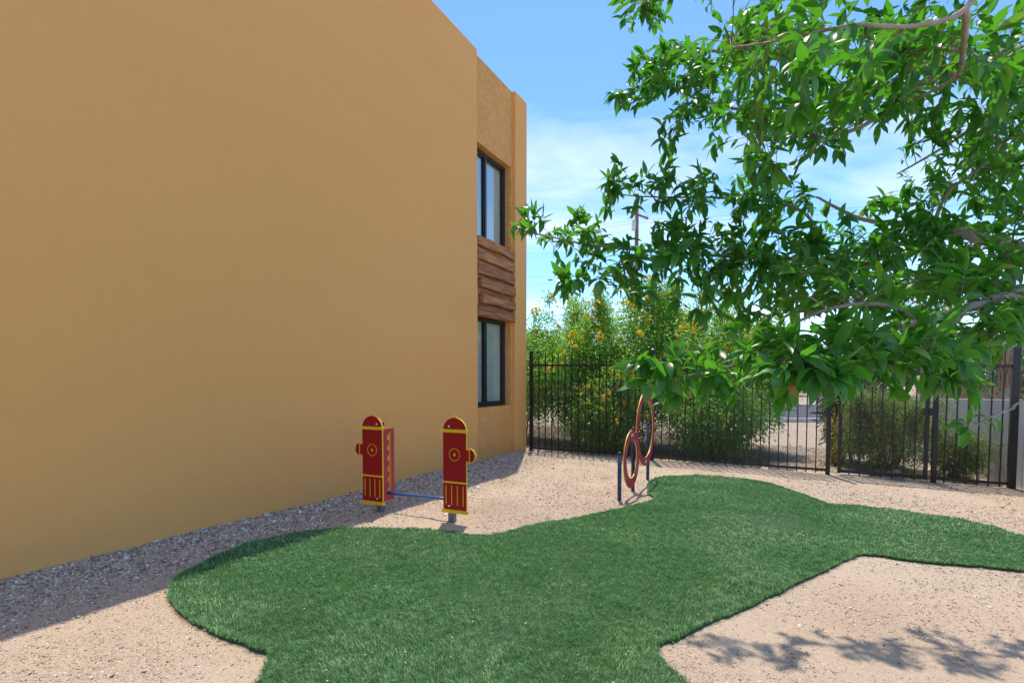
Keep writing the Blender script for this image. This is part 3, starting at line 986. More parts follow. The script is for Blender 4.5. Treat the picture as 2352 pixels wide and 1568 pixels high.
# ================================================================== DOG AGILITY: HYDRANT JUMP
def hydrant(P, sgn, lab, gap):
    """Red panel with yellow core, nozzle on the outer side (sgn), post behind the inner side."""
    e = empty('hydrant_panel', (P.x, P.y, gz(P.x, P.y)), math.atan2(VD.y, VD.x))
    tag(e, lab, 'agility panel')
    w, z0, zt_, H_ = .13, gap, gap + .775, gap + .905
    o = []
    o += [(-w, z0), (w, z0)]
    right = [(w, z0 + .49), (w + .032, z0 + .49), (w + .032, z0 + .475), (w + .044, z0 + .475)]
    right += arc(w + .044, z0 + .545, .05, .062, -math.pi / 2, math.pi / 2, 12)
    right += [(w + .044, z0 + .615), (w + .032, z0 + .615), (w + .032, z0 + .60), (w, z0 + .60)]
    o += right
    o += [(w, zt_)] + arc(0, zt_, w, .125, 0.02, math.pi - .02, 22) + [(-w, zt_)]
    if sgn < 0: o = [(-x, z) for x, z in o][::-1]
    me = extrude_outline(o, .02, -.01)
    pnl = link('panel', me, ['red', 'yellow'], e)

    def strip(nm, x0, x1, za, zb, t=.004):
        mb = MB(); mb.box((x0, -.0105 - t, za), (x1, -.0105, zb)); return mb.build(nm, 'yellow', pnl, bevel=.001)
    mb = MB(); mb.box((-w - .012, -.019, zt_ - .018), (w + .012, .012, zt_ + .014)); mb.build('collar_band', 'yellow', e, bevel=.004)
    mb = MB(); mb.box((-w - .015, -.021, z0 - .022), (w + .015, .014, z0 + .012)); mb.build('base_band', 'yellow', e, bevel=.004)
    mb = MB(); mb.box((-w - .004, -.016, z0 + .268), (w + .004, .011, z0 + .285)); mb.build('middle_band', 'yellow', e, bevel=.003)
    mb = MB(); mb.box((-.02, -.008, H_ - .008), (.02, .008, H_ + .012)); mb.build('top_nut', 'yellow', e, bevel=.003)
    a = w + .037
    mb = MB(); mb.box((min(sgn * (a - .004), sgn * (a + .004)), -.0135, z0 + .476), (max(sgn * (a - .004), sgn * (a + .004)), -.0105, z0 + .614)); mb.build('nozzle_line', 'yellow', pnl)
    mb = MB(); a = w + .09; mb.box((min(sgn * a, sgn * (a + .016)), -.009, z0 + .53), (max(sgn * a, sgn * (a + .016)), .009, z0 + .56)); mb.build('nozzle_nut', 'yellow', e, bevel=.003)
    for k in range(4):
        x = -.098 + k * .0645
        strip('flute', x - .004, x + .004, z0 + .055, z0 + .245, .002)
    mb = MB(); n_ = 28; vs = []; fs = []
    for k in range(n_):
        t = 2 * math.pi * k / n_
        for r_ in (.0565, .0615):
            for y in (-.0105, -.0125): vs.append((r_ * math.cos(t), y, z0 + .545 + r_ * math.sin(t)))
    for k in range(n_):
        a0, b0 = 4 * k, 4 * ((k + 1) % n_)
        fs += [(a0 + 1, b0 + 1, b0 + 3, a0 + 3), (a0, b0, b0 + 1, a0 + 1), (a0 + 3, b0 + 3, b0 + 2, a0 + 2)]
    mb.add(vs, fs); mb.build('emblem_ring', 'yellow', pnl)
    mb = MB(); vs = [(.0125 * math.cos(t), -.0135, z0 + .545 + .0145 * math.sin(t)) for t in np.linspace(0, 6.283, 14)[:-1]]
    mb.add(vs + [(x, -.0105, z) for x, y, z in vs], [tuple(range(12, -1, -1))] + [(k, (k + 1) % 13, 13 + (k + 1) % 13, 13 + k) for k in range(13)]); mb.build('emblem_dot', 'yellow', pnl)
    xi = -sgn * .062
    for z in (z0 + .815, z0 + .045):
        mb = MB(); mb.tube([(xi, -.0105, z), (xi, -.016, z), (xi, -.020, z)], [.0125, .0115, .006], 12); mb.build('bolt', 'bolt', e)
    # post behind
    mb = MB(); mb.box((xi - .03, .0125, -.25), (xi + .03, .0725, z0 + .80)); mb.build('post', 'galv', e, bevel=.005)
    mb = MB(); mb.box((xi - .032, .0105, z0 + .8005), (xi + .032, .0745, z0 + .83)); mb.build('post_cap', 'rubber', e, bevel=.005)
    # notched bar holder standing at right angles on the inner side of the post
    D0, D1, hz0, hz1 = .014, .205, z0 + .012, z0 + .765
    ol = [(D0, hz0), (D1 - .03, hz0)] + arc(D1 - .03, hz0 + .03, .03, .03, -math.pi / 2, 0, 5)[1:] + arc(D1 - .03, hz1 - .03, .03, .03, 0, math.pi / 2, 5) + [(D0, hz1)]
    inner = [(D1 - .055, hz0 + .055), (D1 - .055, hz1 - .035)] + [(D0 + .125, hz1 - .035)]
    nn = 6; top, bot = hz1 - .04, hz0 + .05
    for k in range(nn):
        zt2 = top - (top - bot) * k / nn; st = (top - bot) / nn
        inner += [(D0 + .11, zt2 - .01), (D0 + .078, zt2 - st * .35)] + [(D0 + .072, zt2 - st * .5), (D0 + .075, zt2 - st * .66), (D0 + .088, zt2 - st * .74), (D0 + .105, zt2 - st * .72)]
        inner += [(D0 + .108, zt2 - st * .98)]
    # hole given in the (depth, z) plane
    me = extrude_outline([(-x, z) for x, z in ol][::-1], .02, -.01, [[(-x, z) for x, z in inner]])
    hx = xi - sgn * .041
    link('bar_holder', me, ['ringred', 'yellow'], e, (hx, 0, 0), (0, 0, -math.pi / 2))
    return e, hx


cL = ground_at(858, 1176); cR = ground_at(1046, 1203)
hl, hxL = hydrant(cL, -1, 'red hydrant-shaped agility panel nearer the wall, with notched side frame showing', .105)
hr, hxR = hydrant(cR, 1, 'red hydrant-shaped agility panel standing in full sun beside the turf', .125)
bpy.context.view_layer.update()
a_ = hl.matrix_world @ Vector((hxL - .02, .10, .192)); b2_ = hr.matrix_world @ Vector((hxR + .02, .10, .205))
mid_ = (a_ + b2_) / 2
mb = MB(); mb.tube([a_ - mid_, a_ + (b2_ - a_) * .25 - mid_, a_ + (b2_ - a_) * .75 - mid_, b2_ - mid_], .0155, 14)
bar = empty('jump_bar', mid_); tag(bar, 'blue metal jump bar resting between the two hydrant panels', 'jump bar')
mb.build('bar', 'bluebar', bar)
mb = MB(); d_ = (b2_ - a_).normalized()
mb.tube([a_ - mid_ - d_ * .012, a_ - mid_ + d_ * .05], .0185, 14); mb.build('end_cap', 'rubber', bar)
mb = MB(); mb.tube([b2_ - mid_ - d_ * .05, b2_ - mid_ + d_ * .012], .0185, 14); mb.build('end_cap', 'rubber', bar)

# ================================================================== DOG AGILITY: HOOPS
p1 = ground_at(1431.6, 1151.4); p2 = ground_at(1463, 1127.4); p3 = ground_at(1496.4, 1102.4)
dirh = (p3 - p1); dirh.z = 0; len3 = dirh.length; dirh.normalize()
HRZ = math.atan2(dirh.y, dirh.x)
hoop = empty('agility_hoops', (p1.x, p1.y, gz(p1.x, p1.y)), HRZ)
tag(hoop, 'two red and yellow agility hoops bolted to three navy posts', 'agility hoops')
s2 = (p2 - p1).dot(dirh); zg = lambda s: gz(p1.x + dirh.x * s, p1.y + dirh.y * s) - gz(p1.x, p1.y)
for s, h in ((.03, .55), (s2, .80), (len3, .80)):
    mb = MB(); mb.tube([(s, .055, -.25 + zg(s)), (s, .055, h + zg(s))], .024, 16); mb.build('post', 'navy', hoop)
    mb = MB(); mb.lathe([(.026, 0), (.026, .012), (.020, .022), (.006, .026)], 16, c=(s, .055, h + zg(s) + .001)); mb.build('post_cap', 'navy', hoop)


def ring(c, cz, Ro, Ri, bone_at):
    out = arc(c, cz, Ro, Ro, 0, 2 * math.pi, 72)[:-1]; inn = arc(c, cz, Ri, Ri, 0, 2 * math.pi, 64)[:-1]
    me = extrude_outline(out, .013, -.012, [inn])
    bm = bmesh.new(); bm.from_mesh(me)
    bmesh.ops.bevel(bm, geom=[e for e in bm.edges if e.calc_face_angle(0) > 1.0], offset=.0015, segments=1, affect='EDGES')
    bm.to_mesh(me); bm.free()
    tilt = R(-1.8)
    rg = link('hoop', me, ['ringred', 'yellow'], hoop, (c - c * math.cos(tilt), -c * math.sin(tilt), 0), (0, 0, tilt))
    rm = (Ro + Ri) / 2
    # bone inlay
    bx, bz = c + rm * math.cos(bone_at), cz + rm * math.sin(bone_at)
    ta = bone_at - math.pi / 2
    pts_ = []
    hl_, hw = .040, .020
    prof = [(-hl_, -hw * 1.25), (-hl_ * .62, -hw * 1.15), (-hl_ * .45, -hw * .55), (hl_ * .45, -hw * .55), (hl_ * .62, -hw * 1.15), (hl_, -hw * 1.25), (hl_ * 1.08, -hw * .6), (hl_ * .9, 0), (hl_ * 1.08, hw * .6),
            (hl_, hw * 1.25), (hl_ * .62, hw * 1.15), (hl_ * .45, hw * .55), (-hl_ * .45, hw * .55), (-hl_ * .62, hw * 1.15), (-hl_, hw * 1.25), (-hl_ * 1.08, hw * .6), (-hl_ * .9, 0), (-hl_ * 1.08, -hw * .6)]
    pr = [(bx + a * math.cos(ta) - b * math.sin(ta), bz + a * math.sin(ta) + b * math.cos(ta)) for a, b in prof]
    link('bone_inlay', extrude_outline(pr, .0016, -.0138), ['bone', 'bone'], rg)
    # routed paw marks
    for a0 in (.62, 2.5, 3.75, 5.65):
        mb = MB()
        for j in range(5):
            t = a0 + (j - 2) * .055 * .45 / rm
            rr_ = rm + (.012 if j % 2 else -.008)
            x, z = c + rr_ * math.cos(t), cz + rr_ * math.sin(t)
            ti = t + random.uniform(-.5, .5)
            q = [(x + .010 * math.cos(ti + k * math.pi / 3) * (.6 if k % 3 else 1.2), z + .010 * math.sin(ti + k * math.pi / 3) * (.6 if k % 3 else 1.2)) for k in range(6)]
            mb.add([(a, -.0132, b) for a, b in q], [tuple(range(6))])
        mb.build('paw_mark', 'bone', rg)
    return rg


def hoop_bolt(x, z, y0=-.012):
    mb = MB(); mb.tube([(x, y0, z), (x, y0 - .006, z), (x, y0 - .012, z)], [.012, .011, .006], 10); mb.build('bolt', 'bolt', hoop)


zc1 = .352 + .11 + zg(s2 / 2)
ring(s2 / 2 + .01, zc1, .357, .237, math.pi / 2)
zc2 = .505 + .275 + zg((s2 + len3) / 2)
ring((s2 + len3) / 2, zc2, .505, .392, -math.pi / 2)
for x, z in ((.045, zc1 + .03), (.045, zc1 - .05), (s2 - .03, zc1 + .03), (s2 - .03, zc1 - .05), (s2 + .02, zc2 + .0), (s2 + .02, zc2 - .09), (len3 - .02, zc2 + .0), (len3 - .02, zc2 - .09)):
    hoop_bolt(x, z, -.024 if x < .1 else -.012)
for s, z in ((len3, .775), (len3, .69), (s2, .76), (s2, .685), (0, .52), (0, .44)):
    mb = MB(); mb.tube([(s + .03, .04, z + zg(s)), (s + .046, .03, z + zg(s))], [.011, .007], 8); mb.build('bolt', 'bolt', hoop)


# ================================================================== PLANTS
def rot_frames(d, nrm):
    """orthonormal frames: x = d (leaf length), z = nrm made perpendicular"""
    d = d / np.linalg.norm(d, axis=1, keepdims=True)
    nrm = nrm - d * (nrm * d).sum(1, keepdims=True)
    nrm = nrm / (np.linalg.norm(nrm, axis=1, keepdims=True) + 1e-9)
    s = np.cross(nrm, d)
    return d, s, nrm


def quad_leaves(P, d, nrm, L, W, bend=.2):
    """small leaflet of two triangles folded along the rib"""
    d, s, nr = rot_frames(d, nrm)
    L = L[:, None]; W = W[:, None]
    mid = P + d * L * .45
    V_ = np.stack([P, mid + s * W + nr * W * .3, P + d * L - nr * L * bend, mid - s * W + nr * W * .3], 1).reshape(-1, 3)
    o_ = np.arange(len(P))[:, None] * 4
    return V_, np.concatenate([o_ + np.array([[0, 2, 1]]), o_ + np.array([[0, 3, 2]])])


def simple_leaves(P, d, nrm, L, W, bend=.18):
    """pointed leaf of four triangles folded along the rib"""
    d, s, nr = rot_frames(d, nrm)
    L = L[:, None]; W = W[:, None]
    mid = P + d * L * .5 - nr * L * bend * .3
    V_ = np.stack([P, mid + s * W + nr * W * .35, P + d * L - nr * L * bend, mid - s * W + nr * W * .35, mid], 1).reshape(-1, 3)
    o_ = np.arange(len(P))[:, None] * 5
    F_ = np.concatenate([o_ + np.array([[0, 4, 1]]), o_ + np.array([[4, 2, 1]]), o_ + np.array([[0, 3, 4]]), o_ + np.array([[4, 3, 2]])])
    return V_, F_


flower_me = None


def make_flower():
    mb = MB()
    for q in range(3):
        rr_ = random.Random(q)
        ax = Vector((rr_.uniform(-1, 1), rr_.uniform(-1, 1), rr_.uniform(-.6, .4))).normalized()
        a = ax.orthogonal().normalized(); b = ax.cross(a)
        o_ = ax * .012
        vs = [o_ * 0]; rim = []
        for k in range(10):
            t = 2 * math.pi * k / 10
            r_ = .030 if k % 2 == 0 else .020
            vs.append(ax * .035 + (a * math.cos(t) + b * math.sin(t)) * .011)
        for k in range(10):
            t = 2 * math.pi * k / 10
            r_ = .034 if k % 2 == 0 else .022
            vs.append(ax * .055 + (a * math.cos(t) + b * math.sin(t)) * r_)
        fs = [(0, 1 + k, 1 + (k + 1) % 10) for k in range(10)] + [(1 + k, 11 + k, 11 + (k + 1) % 10, 1 + (k + 1) % 10) for k in range(10)]
        mb.add(vs, fs, 0, True)
    me = mb.mesh('flower'); me.materials.append(M['petal'])
    return me


FLOWER = make_flower()


def shrub(name, label, cat, base, h, rad, nleaf, lsize, matn, nflower=0, group=None, stems=10, low=.12, clumps=70, flop=.35, aspect=.2, sprays=0, stem_r=.014, flower_me=None, crown_shape=.8, lean=(0, 0)):
    rr_ = np.random.default_rng(abs(hash((round(base[0], 2), round(base[1], 2), nleaf))) % 100000)
    zb_ = gz(base[0], base[1])
    e = empty(name, (base[0], base[1], zb_)); tag(e, label, cat, group)
    # stems
    mb = MB(); ends = []
    for k in range(stems):
        a = rr_.uniform(0, 6.283); ro = rad * rr_.uniform(.15, .85); hh = h * rr_.uniform(.55, .95)
        b0 = Vector((math.cos(a) * rad * .12, math.sin(a) * rad * .12, -.05))
        b3 = Vector((math.cos(a) * ro + lean[0] * hh, math.sin(a) * ro + lean[1] * hh, hh))
        b1 = b0 + Vector((math.cos(a) * ro * .15, math.sin(a) * ro * .15, hh * .4)); b2 = b3 - Vector((math.cos(a) * ro * .45, math.sin(a) * ro * .45, hh * .22))
        pp = []
        for i in range(9):
            t = i / 8; q = 1 - t
            pp.append(b0 * q ** 3 + b1 * 3 * q * q * t + b2 * 3 * q * t * t + b3 * t ** 3 + Vector(rr_.normal(0, .02 * rad, 3)) * (t > 0))
        mb.tube(pp, [stem_r * (1.15 - .9 * i / 8) for i in range(9)], 6); ends.append(pp)
    mb.build('stems', 'stem', e)
    # clump centres in the crown volume, more towards the shell
    cc = []
    while len(cc) < clumps:
        p = rr_.uniform(-1, 1, 3)
        r_ = np.linalg.norm(p)
        if r_ > 1 or rr_.random() > .25 + .75 * r_: continue
        zz_ = low + (1 - low) * (p[2] * .5 + .5)
        k = .35 + .65 * math.sqrt(max(0, 1 - ((zz_ - .55) / .55) ** 2))
        cc.append((p[0] * rad * k * rr_.uniform(.85, 1.12), p[1] * rad * k, zz_ * h * rr_.uniform(.88, 1.0)))
    cc = np.array(cc); cc[:, :2] += np.array(lean)[None] * cc[:, 2:3]
    # upright sprays breaking the outline
    for k in range(sprays):
        i = rr_.integers(0, len(cc)); b0 = cc[i]
        top = np.array([b0[0] + rr_.normal(0, .12), b0[1] + rr_.normal(0, .12), h * rr_.uniform(.92, 1.16)])
        add = b0[None] + (top - b0)[None] * np.linspace(.3, 1, 5)[:, None]
        cc = np.concatenate([cc, add + rr_.normal(0, .02, add.shape)])
    ci = rr_.integers(0, len(cc), nleaf)
    cs = rad * .17 * rr_.uniform(.6, 1.3, len(cc)); cs[clumps:] = .05 + .03 * rad
    P = cc[ci] + rr_.normal(0, 1, (nleaf, 3)) * cs[ci][:, None]
    P[:, 2] = np.maximum(P[:, 2], .03)
    d = P - cc[ci] + rr_.normal(0, .10, (nleaf, 3)) ; d[:, 2] -= flop * cs[ci]
    nm = np.tile([[0, 0, 1.0]], (nleaf, 1)) + rr_.normal(0, .55, (nleaf, 3))
    L_ = lsize * rr_.uniform(.6, 1.3, nleaf)
    V_, F_ = quad_leaves(P, d, nm, L_, L_ * aspect)
    cr_ = np_mesh('crown', V_, F_, matn, e); cr_['kind'] = 'stuff'
    fm = flower_me or FLOWER
    out = np.linalg.norm(cc[:, :2], axis=1) + (cc[:, 2] / h) * rad * .6
    # blooms towards the outside of the crown on all sides
    for k in range(nflower):
        i = max(rr_.integers(0, len(cc), 2), key=lambda q: cc[q][2]); dirn = np.array([cc[i][0], cc[i][1], (cc[i][2] - h * .45) * .8]); dirn /= np.linalg.norm(dirn) + 1e-6
        p = cc[i] + dirn * cs[i] * rr_.uniform(.8, 1.9) + rr_.normal(0, .03, 3)
        s_ = rr_.uniform(1.0, 2.0)
        o = link('flower', fm, None, e, tuple(p), tuple(rr_.uniform(0, 6.28, 3))); o.scale = (s_, s_, s_)
    return e


def beyond(s, off):
    p = base_f + FDIR * s + FOUT * off
    return (p.x, p.y)


YB = 'yellow-flowering shrubs beyond the fence'
yb = [  # column, distance, height, radius, leaves, flowers, sprays, label
    (1195, 13.2, 2.65, .95, 15000, 16, 8, 'feathery green shrub squeezed beside the building corner behind the fence'),
    (1320, 12.6, 2.9, 1.0, 22000, 105, 18, 'yellow-flowering shrub nearest the building beyond the fence'),
    (1455, 12.4, 3.25, 1.05, 23000, 120, 24, 'tallest yellow-flowering shrub rising in front of the utility pole'),
    (1405, 11.1, 1.6, .66, 11000, 80, 4, 'low yellow-flowering shrub pressed against the mesh behind the hoops'),
    (1590, 11.9, 2.95, .98, 20000, 105, 18, 'yellow-flowering shrub below the blue and teal sign'),
    (1705, 11.7, 2.7, .75, 15000, 90, 14, 'yellow-flowering shrub farthest from the building, beside the open gravel'),
    (1640, 10.5, 1.45, .72, 13000, 18, 4, 'leafy green shrub low behind the fence mesh near the gate'),
]
for (px, Y, h, rd, nl, nf, sp, lab) in yb:
    q_ = at(px, 868, Y)
    shrub('flowering_shrub', lab, 'shrub', (q_.x, q_.y), h, rd * 1.22, int(nl * 1.2), .075, 'shrubleaf', nf, YB, stems=6, low=.15 if h > 2 else .06, clumps=120, sprays=sp // 2, aspect=.2)
# dry stems clump near the building
shrub('dry_bush', 'leggy dry-stemmed bush by the building corner behind the mesh', 'bush', beyond(.55, 1.25), 1.25, .55, 500, .09, 'oleander', 0, stems=46, low=.55, clumps=40, stem_r=.011)
shrub('oleander_bush', 'dark long-leaved bush beyond the gate beside the tan grass', 'bush', beyond(5.75, 1.9), 1.55, .5, 9000, .15, 'oleander', 0, stems=9, low=.2, clumps=60, aspect=.085)


def tuft(name, label, base, h, n_, matn, spread):
    e = empty(name, (base[0], base[1], gz(*base))); tag(e, label, 'grass clump')
    a = rng.uniform(0, 6.283, n_); r0 = rng.random(n_) * spread * .25; out = rng.random(n_) ** .7 * spread; hh = h * rng.uniform(.55, 1.05, n_)
    ca, sa = np.cos(a), np.sin(a)
    b = np.stack([ca * r0, sa * r0, np.zeros(n_)], 1); mdl = np.stack([ca * (r0 + out * .45), sa * (r0 + out * .45), hh * .75], 1); tp = np.stack([ca * (r0 + out), sa * (r0 + out), hh * (1 - .3 * out / spread)], 1)
    s = np.stack([-sa, ca, np.zeros(n_)], 1) * .005
    V_ = np.stack([b - s, b + s, mdl + s * .8, mdl - s * .8, tp], 1).reshape(-1, 3); o_ = np.arange(n_)[:, None] * 5
    np_mesh('blades', V_, [o_ + np.array([[0, 1, 2, 3]]), o_ + np.array([[3, 2, 4]])], matn, e)['kind'] = 'stuff'
    return e


tuft('grass_tuft', 'tan dry ornamental grass clump behind the gate', beyond(5.45, 1.5), 1.1, 900, 'drygrass', .4)
sg = shrub('sage_bush', 'broad fine-leaved shrub with pinkish seed heads filling the gate view', 'bush', beyond(6.15, 1.0), 1.1, .8, 26000, .05, 'sage', 0, stems=16, low=.05, clumps=130, aspect=.14, sprays=24)
sg2 = shrub('sage_bush', 'smaller fine-leaved shrub by the grey wall behind the fence panel', 'bush', beyond(6.95, .6), .62, .38, 7000, .05, 'sage', 0, stems=12, low=.05, clumps=80, aspect=.14, sprays=12)
for par, hh, rd, n_ in ((sg, 1.2, .75, 3200), (sg2, .65, .36, 260)):
    P = np.stack([rng.normal(0, rd * .5, n_), rng.normal(0, rd * .5, n_), hh * rng.uniform(.45, 1.05, n_)], 1)
    V_, F_ = simple_leaves(P, rng.normal(0, 1, (n_, 3)) + [[0, 0, .8]], rng.normal(0, 1, (n_, 3)), rng.uniform(.02, .045, n_), rng.uniform(.006, .012, n_))
    np_mesh('seed_heads', V_, F_, 'salmon', par)['kind'] = 'stuff'

# flowering hedges beyond the grey wall
PINK = make_flower(); PINK.materials.clear(); PINK.materials.append(M['pinkpetal'])
for (px, Y, h, rd, nf, lab) in ((2120, 13.5, 1.15, .8, 16, 'pink-flowering low shrub above the far end of the grey wall'), (2215, 13.0, 1.1, .9, 5, 'green low shrub between the two pink blooms beyond the grey wall'),
                                (2325, 12.0, 1.15, .8, 14, 'pink-flowering low shrub beyond the grey wall beside the end post'), (2420, 12.0, 1.1, .9, 5, 'green low shrub past the end post beyond the grey wall')):
    p = at(px, 868, Y)
    shrub('pink_shrub', lab, 'shrub', (p.x, p.y), h, rd, 4200, .07, 'fargreen', nf, 'low shrubs beyond the grey wall', stems=8, low=.1, clumps=60, flower_me=PINK, aspect=.28)


def far_tree(name, label, px, Y, h, rad, trunk_h, matn='fargreen', n_=5200, ls=.28, barkm='stem'):
    p = at(px, 868, Y); zb_ = gz(p.x, p.y)
    e = empty(name, (p.x, p.y, zb_)); tag(e, label, 'tree', 'trees across the road')
    mb = MB(); r_ = np.random.default_rng(int(px * 7 + Y))
    pts_ = [Vector((r_.normal(0, .05) * i, r_.normal(0, .05) * i, -.2 + (trunk_h + h * .3) * i / 6)) for i in range(7)]
    mb.tube(pts_, [.16 * h / 5 * (1.1 - .8 * i / 6) for i in range(7)], 8)
    for k in range(6):
        a = k * 1.05 + r_.uniform(-.3, .3); z0 = trunk_h * .8 + h * .05 * k
        mb.tube([Vector((0, 0, z0)), Vector((math.cos(a) * rad * .3, math.sin(a) * rad * .3, z0 + h * .15)), Vector((math.cos(a) * rad * .65, math.sin(a) * rad * .65, z0 + h * .26))], [.07 * h / 5, .045 * h / 5, .015], 6)
    mb.build('trunk', barkm, e)
    cc = r_.normal(0, 1, (60, 3)); cc /= np.linalg.norm(cc, axis=1, keepdims=True); cc *= r_.uniform(.35, 1, (60, 1))
    cc = cc * np.array([[rad, rad, (h - trunk_h) * .5]]) + np.array([[0, 0, trunk_h + (h - trunk_h) * .5]])
    ci = r_.integers(0, 60, n_)
    P = cc[ci] + r_.normal(0, rad * .14, (n_, 3))
    V_, F_ = simple_leaves(P, r_.normal(0, 1, (n_, 3)), r_.normal(0, .6, (n_, 3)) + [[0, 0, 1]], r_.uniform(.6, 1.3, n_) * ls, r_.uniform(.5, 1.2, n_) * ls * .3)
    np_mesh('crown', V_, F_, matn, e)['kind'] = 'stuff'


far_tree('young_tree', 'slim pale-trunked young tree beyond the wall near the pink shrub', 2118, 15.0, 4.2, 1.1, 1.7, n_=2600, ls=.12, barkm='bark')
for i, (px, Y, h, rd, lab) in enumerate([(1255, 42, 5.0, 3.2, 'round tree across the road beside the building corner'), (1390, 48, 4.4, 3.4, 'broad low tree across the road behind the flowering shrubs'), (1560, 46, 4.2, 3.0, 'round low tree across the road below the sign'),
                                    (1720, 44, 4.6, 3.0, 'tree across the road behind the leaning branch'), (1880, 50, 4.5, 3.6, 'tree across the road behind the fence post'), (2030, 46, 4.4, 3.4, 'tree across the road behind the gate'),
                                    (2190, 44, 4.8, 3.4, 'tree across the road above the grey wall'), (2345, 34, 4.4, 3.4, 'leafy tree across the road by the end post'), (2520, 38, 5.2, 3.6, 'leafy tree across the road past the end post')]):
    far_tree('roadside_tree', lab, px, Y, h, rd, h * .22)


def palm(px, Y, h, lab, sk):
    p = at(px, 868, Y); e = empty('fan_palm', (p.x, p.y, gz(p.x, p.y))); tag(e, lab, 'palm tree', 'fan palms across the yard')
    mb = MB(); mb.tube([(0, 0, -.2), (.03, 0, h * .4), (0, .03, h * .8), (0, 0, h)], [.2, .17, .15, .14], 10); mb.build('trunk', 'bark', e)
    r_ = np.random.default_rng(int(px)); n_ = 420
    a = r_.uniform(0, 6.283, n_); z0 = h * r_.uniform(1 - sk, .98, n_)
    P = np.stack([np.cos(a) * .16, np.sin(a) * .16, z0], 1); d = np.stack([np.cos(a) * .5, np.sin(a) * .5, -np.ones(n_) * r_.uniform(.9, 2, n_)], 1)
    V_, F_ = simple_leaves(P, d, np.stack([np.cos(a), np.sin(a), np.ones(n_) * .3], 1), r_.uniform(.4, .7, n_), r_.uniform(.03, .07, n_))
    np_mesh('dead_skirt', V_, F_, 'skirt', e)['kind'] = 'stuff'
    Vs, Fs = [], []; off = 0
    for k in range(26):
        a0 = r_.uniform(0, 6.283); el = r_.uniform(-.5, 1.2); c0 = Vector((0, 0, h)); tip = c0 + Vector((math.cos(a0) * math.cos(el), math.sin(a0) * math.cos(el), math.sin(el))) * .8
        m_ = 22; dd = []
        ax = (tip - c0).normalized(); sd = ax.cross(Vector((0, 0, 1))).normalized() if abs(ax.z) < .98 else Vector((1, 0, 0))
        for j in range(m_):
            t = (j / (m_ - 1) - .5) * 2.6; dd.append(ax * math.cos(t) + sd * math.sin(t) + Vector((0, 0, -.25)))
        dd = np.array([list(q) for q in dd]); P = np.tile([list(tip)], (m_, 1))
        v_, f_ = simple_leaves(P, dd, np.tile([[0, 0, 1.0]], (m_, 1)), np.full(m_, .6), np.full(m_, .02), .3)
        Vs.append(v_); Fs.append(f_ + off); off += len(v_)
    np_mesh('fronds', np.concatenate(Vs), np.concatenate(Fs), 'fargreen', e)['kind'] = 'stuff'


palm(2318, 19.0, 2.7, 'fan palm with brown dead skirt behind the end post', .32)
palm(1740, 30.0, 4.6, 'fan palm with brown dead skirt behind the flowering shrubs', .35)

# ------------------------------------------------------------------ utility pole, wires, sign, barricade, far building
pp_ = at(1459, 868, 38); zp = gz(pp_.x, pp_.y)
pole = empty('utility_pole', (pp_.x, pp_.y, zp)); tag(pole, 'brown wooden utility pole rising behind the flowering shrubs', 'utility pole')
topz = at(1459, 446, 38).z - zp
mb = MB(); mb.tube([(0, 0, -.3), (0, 0, topz * .5), (0, 0, topz)], [.17, .15, .125], 12); mb.build('pole_shaft', 'polewood', pole)
armz = at(1459, 497, 38).z - zp
mb = MB(); mb.beam((-.75, -.16, armz + .35), (.75, -.16, armz - .2), .1, .12); mb.build('cross_arm', 'polewood', pole, bevel=.01)
for x, z in ((-.65, armz + .3), (.65, armz - .18)):
    mb = MB(); mb.lathe([(.05, 0), (.07, .05), (.04, .1), (.06, .14), (.02, .19)], 10, c=(x, -.16, z + .06)); mb.build('insulator', 'white', pole)
mb = MB(); mb.tube([(-.25, -.2, armz - 1.0), (-.25, -.2, armz - .3)], .14, 12); mb.build('transformer', 'concrete', pole)


def wires(name, lab, a, b, sag, r=.007):
    mb = MB(); a, b = Vector(a), Vector(b); m_ = (a + b) / 2
    mb.tube([a + (b - a) * t - Vector((0, 0, sag * 4 * t * (1 - t))) - m_ for t in np.linspace(0, 1, 21)], r, 5)
    o = mb.build(name, 'wire', None, loc=m_); tag(o, lab, 'cable', 'overhead power lines')


PL = 'thin overhead power line crossing the sky behind the flowering shrubs'
for k, (py0, py1) in enumerate([(505, 470), (512, 486)]):
    wires('power_line', ('upper' if k == 0 else 'lower') + ' power line running from the utility pole past the building', at(1459, py0, 38), at(300, 640 + k * 20, 60), .5)
    wires('power_line', ('upper' if k == 0 else 'lower') + ' power line running from the utility pole behind the tree branches', at(1459, py0, 38), at(2700, 400 + k * 18, 44), .5)
for k, py in enumerate((626, 642, 736, 750, 757, 764, 781)):
    wires('power_line', ('topmost', 'second', 'third', 'fourth', 'fifth', 'sixth', 'lowest')[k] + ' of seven parallel power lines seen low in the sky behind the shrubs', at(900, py + 6, 62), at(2600, py - 4 + k, 58), .4, .009)

sp_ = at(1594, 868, 26); zs = gz(sp_.x, sp_.y)
sign = empty('pylon_sign', (sp_.x, sp_.y, zs)); tag(sign, 'rounded blue and teal roadside sign poking above the flowering shrubs', 'sign')
zs1 = at(1594, 711, 26).z - zs
mb = MB(); mb.tube([(0, .12, -.3), (0, .12, zs1 - 1.3)], .1, 12); mb.build('sign_post', 'concrete', sign)
ol = arc(0, zs1 - .75, .48, .75, 0, 2 * math.pi, 40)[:-1]
link('sign_board', extrude_outline(ol, .12, -.06), ['signblue', 'signblue'], sign)


